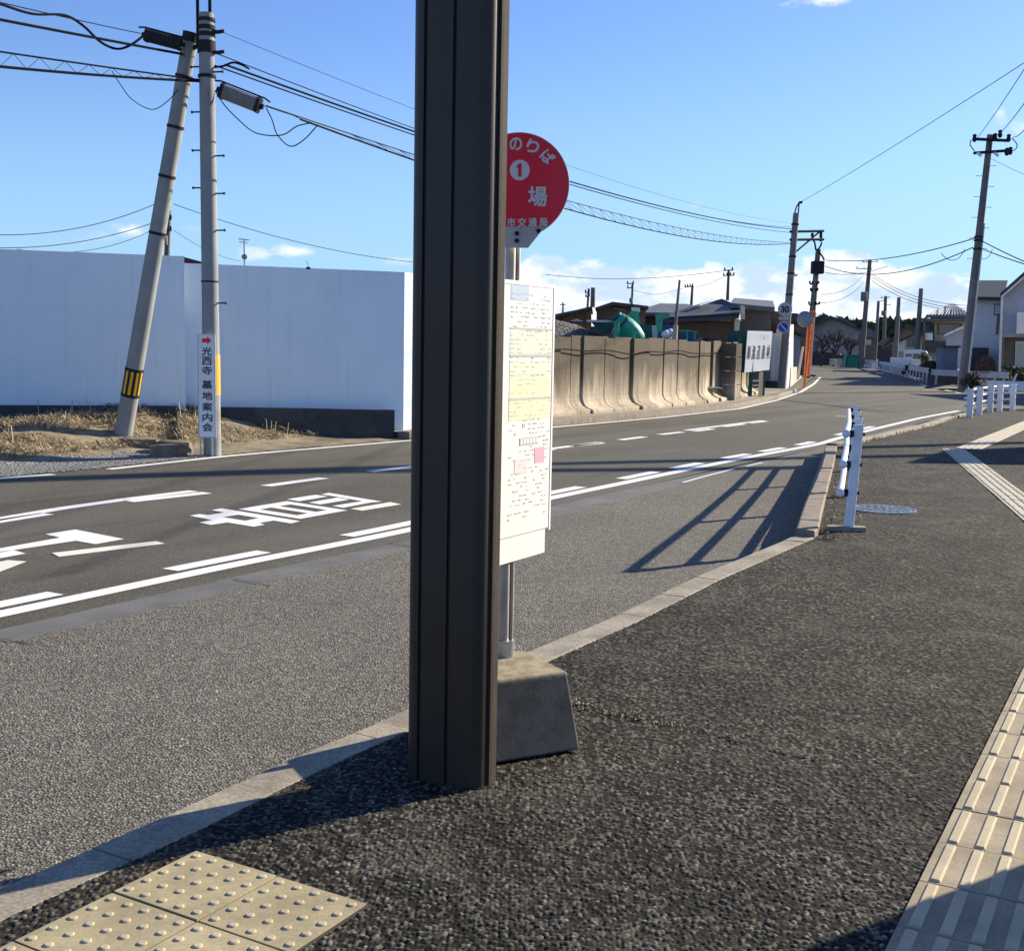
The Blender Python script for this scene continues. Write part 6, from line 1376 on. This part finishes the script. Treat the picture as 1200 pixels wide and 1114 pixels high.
rr_ = thing('maroon_roof_house', 'house showing only a maroon roof over the hoarding step', 'house', V3((A(222, 305, 34).x, 34, 0))); mb = MB(); mb.prism([A(200, 303, 34), A(213, 300.5, 34), A(245, 309, 34), A(248, 330, 34), A(190, 330, 34)], (0, 6, 0)); mb.build('roof', 'roofred', rr_); mb = MB(); mb.abox(A(185, 330, 34).x, A(250, 330, 34).x, 34.2, 39.8, -.1, ZH(220, 328, 34)); mb.build('wall', 'housewhite', rr_)
# unseen house and added shed off the right edge, placed for their long shadows
def plain_house(name, label, x0, x1, y0, y1, eave, ridge, wmat, rmat):
    root = thing(name, label, 'house', V3(((x0+x1)/2, y0, 0))); mb = MB(); mb.abox(x0, x1, y0, y1, -.15, eave)
    xm = (x0+x1)/2; mb.prism([V3((x0, y0+.01, eave)), V3((x1, y0+.01, eave)), V3((xm, y0+.01, ridge-.15))], (0, y1-y0-.02, 0)); mb.build('wall', wmat, root)
    mb = MB()
    for s_ in (-1, 1):
        xe = x0-.5 if s_ < 0 else x1+.5; ze_ = eave-.2; mb.prism([V3((xe, y0-.5, ze_)), V3((xm, y0-.5, ridge)), V3((xm, y0-.5, ridge+.15)), V3((xe, y0-.5, ze_+.15))], (0, y1-y0+1, 0))
    mb.build('roof', rmat, root)
    for k in range(2):
        mb = MB(); yy = y0+(y1-y0)*(.3+.4*k); mb.abox(x0-.05, x0+.02, yy-.7, yy+.7, 1, 2.1); wn = mb.build('window', 'steel', root); mb = MB(); mb.abox(x0-.06, x0-.045, yy-.6, yy+.6, 1.08, 2.02); mb.build('pane', 'glass', wn)
    return root
tp_ = G(1060, 543, 0)+V3((SDX, SDY, 0))*(3.0/math.tan(SUN_EL)); fs_ = thing('shadow_shed', 'unseen flat roofed shed added outside the right picture edge to shade the pavement', 'shed', tp_)  # added shed, its roof corner set to drop the pointed shadow
pl4 = [tp_, tp_+V3((6, .2, 0)), tp_+V3((7.4, 2.55, 0)), tp_+V3((1.4, 2.35, 0))]; cn4 = sum(pl4, V3((0, 0, 0)))/4
mb = MB(); mb.prism([cn4+(p-cn4)*.93 for p in pl4], (0, 0, 2.86)); mb.build('wall', 'housegrey', fs_)
mb = MB(); mb.prism([p+V3((0, 0, 2.86)) for p in pl4], (0, 0, .14)); mb.build('roof', 'roofgrey', fs_)
mb = MB(); p = cn4+(pl4[0]-cn4)*.93; q = cn4+(pl4[1]-cn4)*.93; mb.prism([p.lerp(q, .3)+V3((0, -.03, .05)), p.lerp(q, .7)+V3((0, -.03, .05)), p.lerp(q, .7)+V3((0, -.03, 2.2)), p.lerp(q, .3)+V3((0, -.03, 2.2))], (0, .02, 0)); mb.build('shutter_door', 'shed', fs_)
plain_house('roadside_house', 'pale house standing outside the right picture edge beyond the side street', 27.0, 36, 46.4, 53.4, 5.6, 7.2, 'housewhite', 'roofdark')

# far tree line and low hills behind the houses
def treeline(x0, x1, Yd, hmin, hmax, n, seed):
    rs = random.Random(seed); mb = MB()
    for i in range(n):
        x = rs.uniform(x0, x1); H = hmin+(hmax-hmin)*max(0, .5+.5*mnoise.noise((x*.045, seed, 0))+.25*mnoise.noise((x*.2, seed, 5))); z = rs.random()**.8*H; y = Yd+rs.uniform(-8, 8)
        L = rs.uniform(.5, 1.4); a = V3((rs.gauss(0, 1), rs.gauss(0, .4), rs.gauss(0, 1))).normalized(); b = a.cross(V3((0, 1, .3))).normalized(); p = V3((x, y, z))
        mb.add([p-a*L, p+b*L*.7, p+a*L, p-b*L*.7], [(0, 1, 2, 3)])
    return mb
tl_ = treeline(35, 175, 300, 5, 12, 9000, 3); stuff('tree_line', tl_, 'leaf', 'distant dark evergreen tree line behind the far houses', 'tree line', recalc=False)
hl = MB(); pts = [V3((x, 900, 12+14*mnoise.noise((x*.004, 1, 0))+5*mnoise.noise((x*.02, 2, 0)))) for x in range(-900, 1200, 15)]
n0 = len(pts); hl.add([V3((p.x, 880, -1)) for p in pts]+[V3((p.x, p.y, max(2, p.z))) for p in pts]+[V3((p.x, 1000, -1)) for p in pts], [(i, i+1, n0+i+1, n0+i) for i in range(n0-1)]+[(n0+i, n0+i+1, 2*n0+i+1, 2*n0+i) for i in range(n0-1)]); struct('hills', hl, 'leaf', recalc=False)

# ================================================================ OVERHEAD CABLES (each one a thing)
def wire(label, pts, r, sag=0., mat='cable', n=28, name='overhead_cable', lash=None, group='overhead cables'):
    """pts: 3-D points; with two points the cable hangs between them as a shallow parabola"""
    if len(pts) == 2:
        a, b = pts; P = [a.lerp(b, i/n)-ZUP*(4*sag*(i/n)*(1-i/n)) for i in range(n+1)]
    else: P = smooth_line(pts, 10)
    mb = MB(); mb.tube(P, r, 6)
    o = mb.build(name, mat); tag(o, label, 'cable', group); return o, P
def ext(a, b, k): return a+(a-b)*k
def left_end(px0, py0, p1, k=2.2, Y0=13.4):
    e = A(px0, py0, Y0); return ext(e, p1, k)
Lp = lambda px, py: A(px, py, LP.y)
P2p = lambda px, py: A(px, py, P2B.y+.3)
# left of the upright pole
e1_ = Lp(165, 39.5); wire('thin cable topmost at the upper left corner', [left_end(5, 0, e1_, 1.6), e1_], .006, .04)
wl_pts = [(-60, -8), (-20, 1), (0, 5), (38, 16.5), (75, 18), (97, 30), (118, 49.5), (137, 57.5), (153, 53), (167, 43)]
wire('thick slack cable snaking into the dark closure at upper left', [A(x, y, 13.4+2.6*(x+20)/190) for x, y in wl_pts], .016)
wire('thick straight cable running under the closure at upper left', [left_end(0, 20, Lp(213, 63)), Lp(216, 64), Lp(238, 70)][:2], .017, .03)
a0 = Lp(236, 94); _, PU = wire('upper strand of the lashed cable pair at left', [left_end(0, 56, a0), a0], .011, .05)
_, PL_ = wire('lower strand of the lashed cable pair at left', [left_end(0, 63, Lp(236, 95.5)), Lp(236, 95.5)], .017, .16)
def lash(label, PA, PB, k0, k1, n, r=.004):
    P = []
    for i in range(n+1):
        s = k0+(k1-k0)*i/n; src = PA if i % 2 else PB; j = min(len(src)-2, int(s*(len(src)-1))); f = s*(len(src)-1)-j; P.append(src[j].lerp(src[j+1], f))
    mb = MB(); mb.tube(P, r, 5); return tag(mb.build('lashing_wire', 'cable_grey'), label, 'cable', 'lashing wires')
lash('zigzag lashing wire between the cable pair at left', PU, PL_, .05, .97, 52)
wire('hanging cable loop left of the leaning pole', [Lp(x, y) for x, y in ((131, 83), (141, 99), (155, 117), (178, 128.5), (196, 119), (209, 105))], .006)
def closure(label, px0, py0, px1, py1, r, mats=('blacksteel', 'closure')):
    p, q = Lp(px0, py0)+V3((0, -.1, 0)), Lp(px1, py1)+V3((0, -.1, 0)); d = (q-p).normalized(); up_ = V3((0, 0, 1)); s_ = d.cross(up_).normalized(); up_ = s_.cross(d); L = (q-p).length
    root = thing('cable_closure', label, 'cable box', (p+q)/2); mb = MB(); c = (p+q)/2
    pr = [(-r*.7, -r), (r*.7, -r), (r, -r*.4), (r, r*.7), (r*.6, r), (-r*.6, r), (-r, r*.7), (-r, -r*.4)]
    mb.prism([p+d*L*.1+s_*x+up_*y for x, y in pr], d*L*.8); mb.build('shell', mats[1], root)
    for k in (0, 1):
        e = p+d*(L*.02) if k == 0 else q-d*(L*.02); t_ = d if k == 0 else -d
        mb = MB(); mb.prism([e+t_*L*.03+s_*x*1.06+up_*y*1.06 for x, y in pr], t_*L*.08); mb.tube([e-t_*.03, e+t_*L*.04], r*.4, 8); mb.build('end_cap', mats[0], root)
    mb = MB(); mb.tube([p-d*.08+up_*r*1.0, p+up_*r*1.25, q+up_*r*1.25, q+d*.08+up_*r*1.0], .012, 6); mb.build('hanger', mats[0], root); return root
closure('dark slim cable closure hanging left of the pole tops', 171, 43, 217, 55, .075, ('blacksteel', 'blacksteel'))
closure('grey cable closure hanging right of the upright pole', 258, 107, 309, 127, .092)
# right of the upright pole, on to the pole with the speed limit signs
tS = A(931, 262, P2B.y+.3)
wire('thinnest top wire from the upright pole toward the red sign', [Lp(256, 36), P2p(930, 262)], .004, .42, 'cable_grey')
wire('upper of the two taut cables right of the upright pole', [Lp(254, 63), P2p(928, 266)], .007, .50, 'cable')
wire('lower taut cable passing behind the pillar to the sign pole', [Lp(252, 77), P2p(927, 272.6)], .010, .38)
wire('doubled cable passing behind the pillar to the sign pole', [Lp(264, 76), P2p(927.5, 268.3)], .015, .40)
wire('pale wrapped cable bending down from the upright pole top', [Lp(x, y) for x, y in ((251, 79), (262, 77.5), (273, 73.5), (284, 76.5), (292, 81))], .014)
p_m = Lp(312, 124); _, QU = wire('messenger strand beyond the grey closure', [p_m, P2p(927.5, 284.2)], .009, .40, 'cable_grey')
_, QL = wire('lashed cable under the messenger strand beyond the grey closure', [Lp(352, 140), P2p(927.5, 285.4)], .013, .55)
lash('zigzag lashing wire beyond the grey closure', QU, QL, .05, .98, 90)
wire('short grey tail wire beside the hanging closure', [Lp(309, 124), Lp(330, 131), Lp(345, 136), Lp(358, 143)], .006, 0, 'cable_grey')
wire('shallow hanging loop below the grey closure', [Lp(x, y) for x, y in ((252, 106), (262, 122), (278, 139), (300, 156), (330, 158.5), (348, 148), (366, 144))], .008)
wire('deep hanging loop right of the grey closure', [Lp(x, y) for x, y in ((312, 127), (319, 141), (325, 158), (340, 171.5), (356, 164), (372, 147))], .008)
# beyond the sign pole
def seg(label, a, b, r=.012, sag=.3, mat='cable'): return wire(label, [a, b], r, sag, mat)
e_ = A(1200, 68, 24); s_ = A(938, 237, P2T.y); seg('long thin wire rising from sign pole to upper right corner', s_, ext(e_, s_, .4), .008, .12, 'cable_grey')
for (x0, y0, x1, y1, lab) in ((1146, 161, 1200, 75, 'left wire climbing from the right pole crossarm to the picture edge'), (1171, 157, 1200, 115, 'middle wire climbing from the right pole crossarm to the picture edge'), (1187, 161, 1200, 146, 'right wire climbing from the right pole crossarm to the picture edge')):
    a, e = A(x0, y0, 50.3), A(x1, y1, 30); seg(lab, a, ext(e, a, .8), .012, .15)
R3 = lambda x, y: A(x, y, 50.5)
seg('upper cable between transformer pole and right pole', A(968, 305, 70), R3(1143, 279), .022, .35)
seg('middle cable between transformer pole and right pole', A(967, 312, 70), R3(1140, 290), .022, .75)
seg('lower faint cable from transformer pole toward right pole', A(966, 319, 70), A(1040, 312, 62), .015, .25, 'cable_grey')
wire('small hanging loop left of the right pole', [R3(x, y) for x, y in ((1103, 297), (1108, 302), (1115, 305), (1124, 302), (1131, 292))], .014)
wire('small hanging loop right of the right pole', [R3(x, y) for x, y in ((1148, 300), (1153, 304), (1160, 299), (1163, 292))], .012)
for (x0, y0, x1, y1, lab) in ((1150, 282, 1200, 303, 'upper cable leaving the right pole to the right edge'), (1152, 292, 1200, 306, 'lower cable leaving the right pole to the right edge'), (1160, 185, 1200, 201, 'thin high wire leaving the right pole to the right edge')):
    a, e = R3(x0, y0), A(x1, y1, 44); seg(lab, a, ext(e, a, 1.2), .02 if y0 > 200 else .008, .1, 'cable' if y0 > 200 else 'cable_grey')
F1 = lambda x, y: A(x, y, 119.8)
for i, (x0, y0, x1, y1) in enumerate(((1023, 322, 1135, 358), (1023, 325, 1133, 361.5), (1022, 329, 1132, 364))):
    seg(('upper', 'middle', 'lower')[i]+' faint cable from the tall far pole to the right', F1(x0, y0), A(x1, y1, 100), .025, .7, 'cable_grey')
for i, (x0, y0) in enumerate(((962, 345), (960, 355))): seg(('upper', 'lower')[i]+' faint cable between transformer pole and tall far pole', A(x0, y0, 70.3), F1(1012, 322+9*i), .02, .5, 'cable_grey')
seg('very distant cable crossing behind the far poles', A(955, 368, 160), A(1110, 369, 160), .03, .8, 'cable_grey')
wire('distant cable sagging across the clouds to the store pole', [A(640, 322, 66), A(700, 326.5, 67), A(757, 326, 68), A(805, 322.5, 69), A(849, 317.5, 70)], .016, 0, 'cable_grey')
wire('lower distant cable between the poles above the yard', [A(742, 340, 74), A(770, 345, 73), A(803, 337, 72)], .012, 0, 'cable_grey')
seg('distant cable between the store pole and the hall pole', A(812, 337, 72), A(849, 324, 70), .012, .1, 'cable_grey')
seg('upper distant cable left of the leaning pole', A(-60, 271, 40), A(181, 239.5, 46), .014, .5)
seg('middle distant cable left of the leaning pole', A(-60, 287, 40), A(177, 262, 46), .014, .4)
seg('lower distant cable left of the leaning pole', A(20, 292, 42), A(178, 270, 47), .012, .4, 'cable_grey')
seg('distant cable crossing behind both left poles to the pillar', A(203, 239, 48), A(560, 311, 60), .014, .6, 'cable_grey')
seg('short faint distant cable right of the leaning pole', A(204, 270, 48), A(282, 306, 60), .01, .2, 'cable_grey')
# two unseen overhead cables, made extra thick so their shadows cross the road dark
def shadow_cable(label, pxs, z, r):
    kk = z+.13; sh = V3((SDX, SDY, 0))*(kk/math.tan(SUN_EL)); P = [G(x, y, ZR)+sh+V3((0, 0, kk)) for x, y in pxs]
    P = [ext(P[0], P[1], 1.0)]+P+[ext(P[-1], P[-2], 1.2)]
    wire(label, P, r)
shadow_cable('unseen high cable over the road, thickened for its shadow nearer the far side', ((0, 562), (300, 552), (482, 546.5), (640, 543.5), (950, 536.5), (1060, 533)), 10.6, .19)
shadow_cable('unseen high cable over the road, thickened for its shadow nearer the camera', ((0, 563.5), (300, 554.5), (482, 551.5), (640, 551.2), (950, 548), (1060, 546)), 10.4, .19)
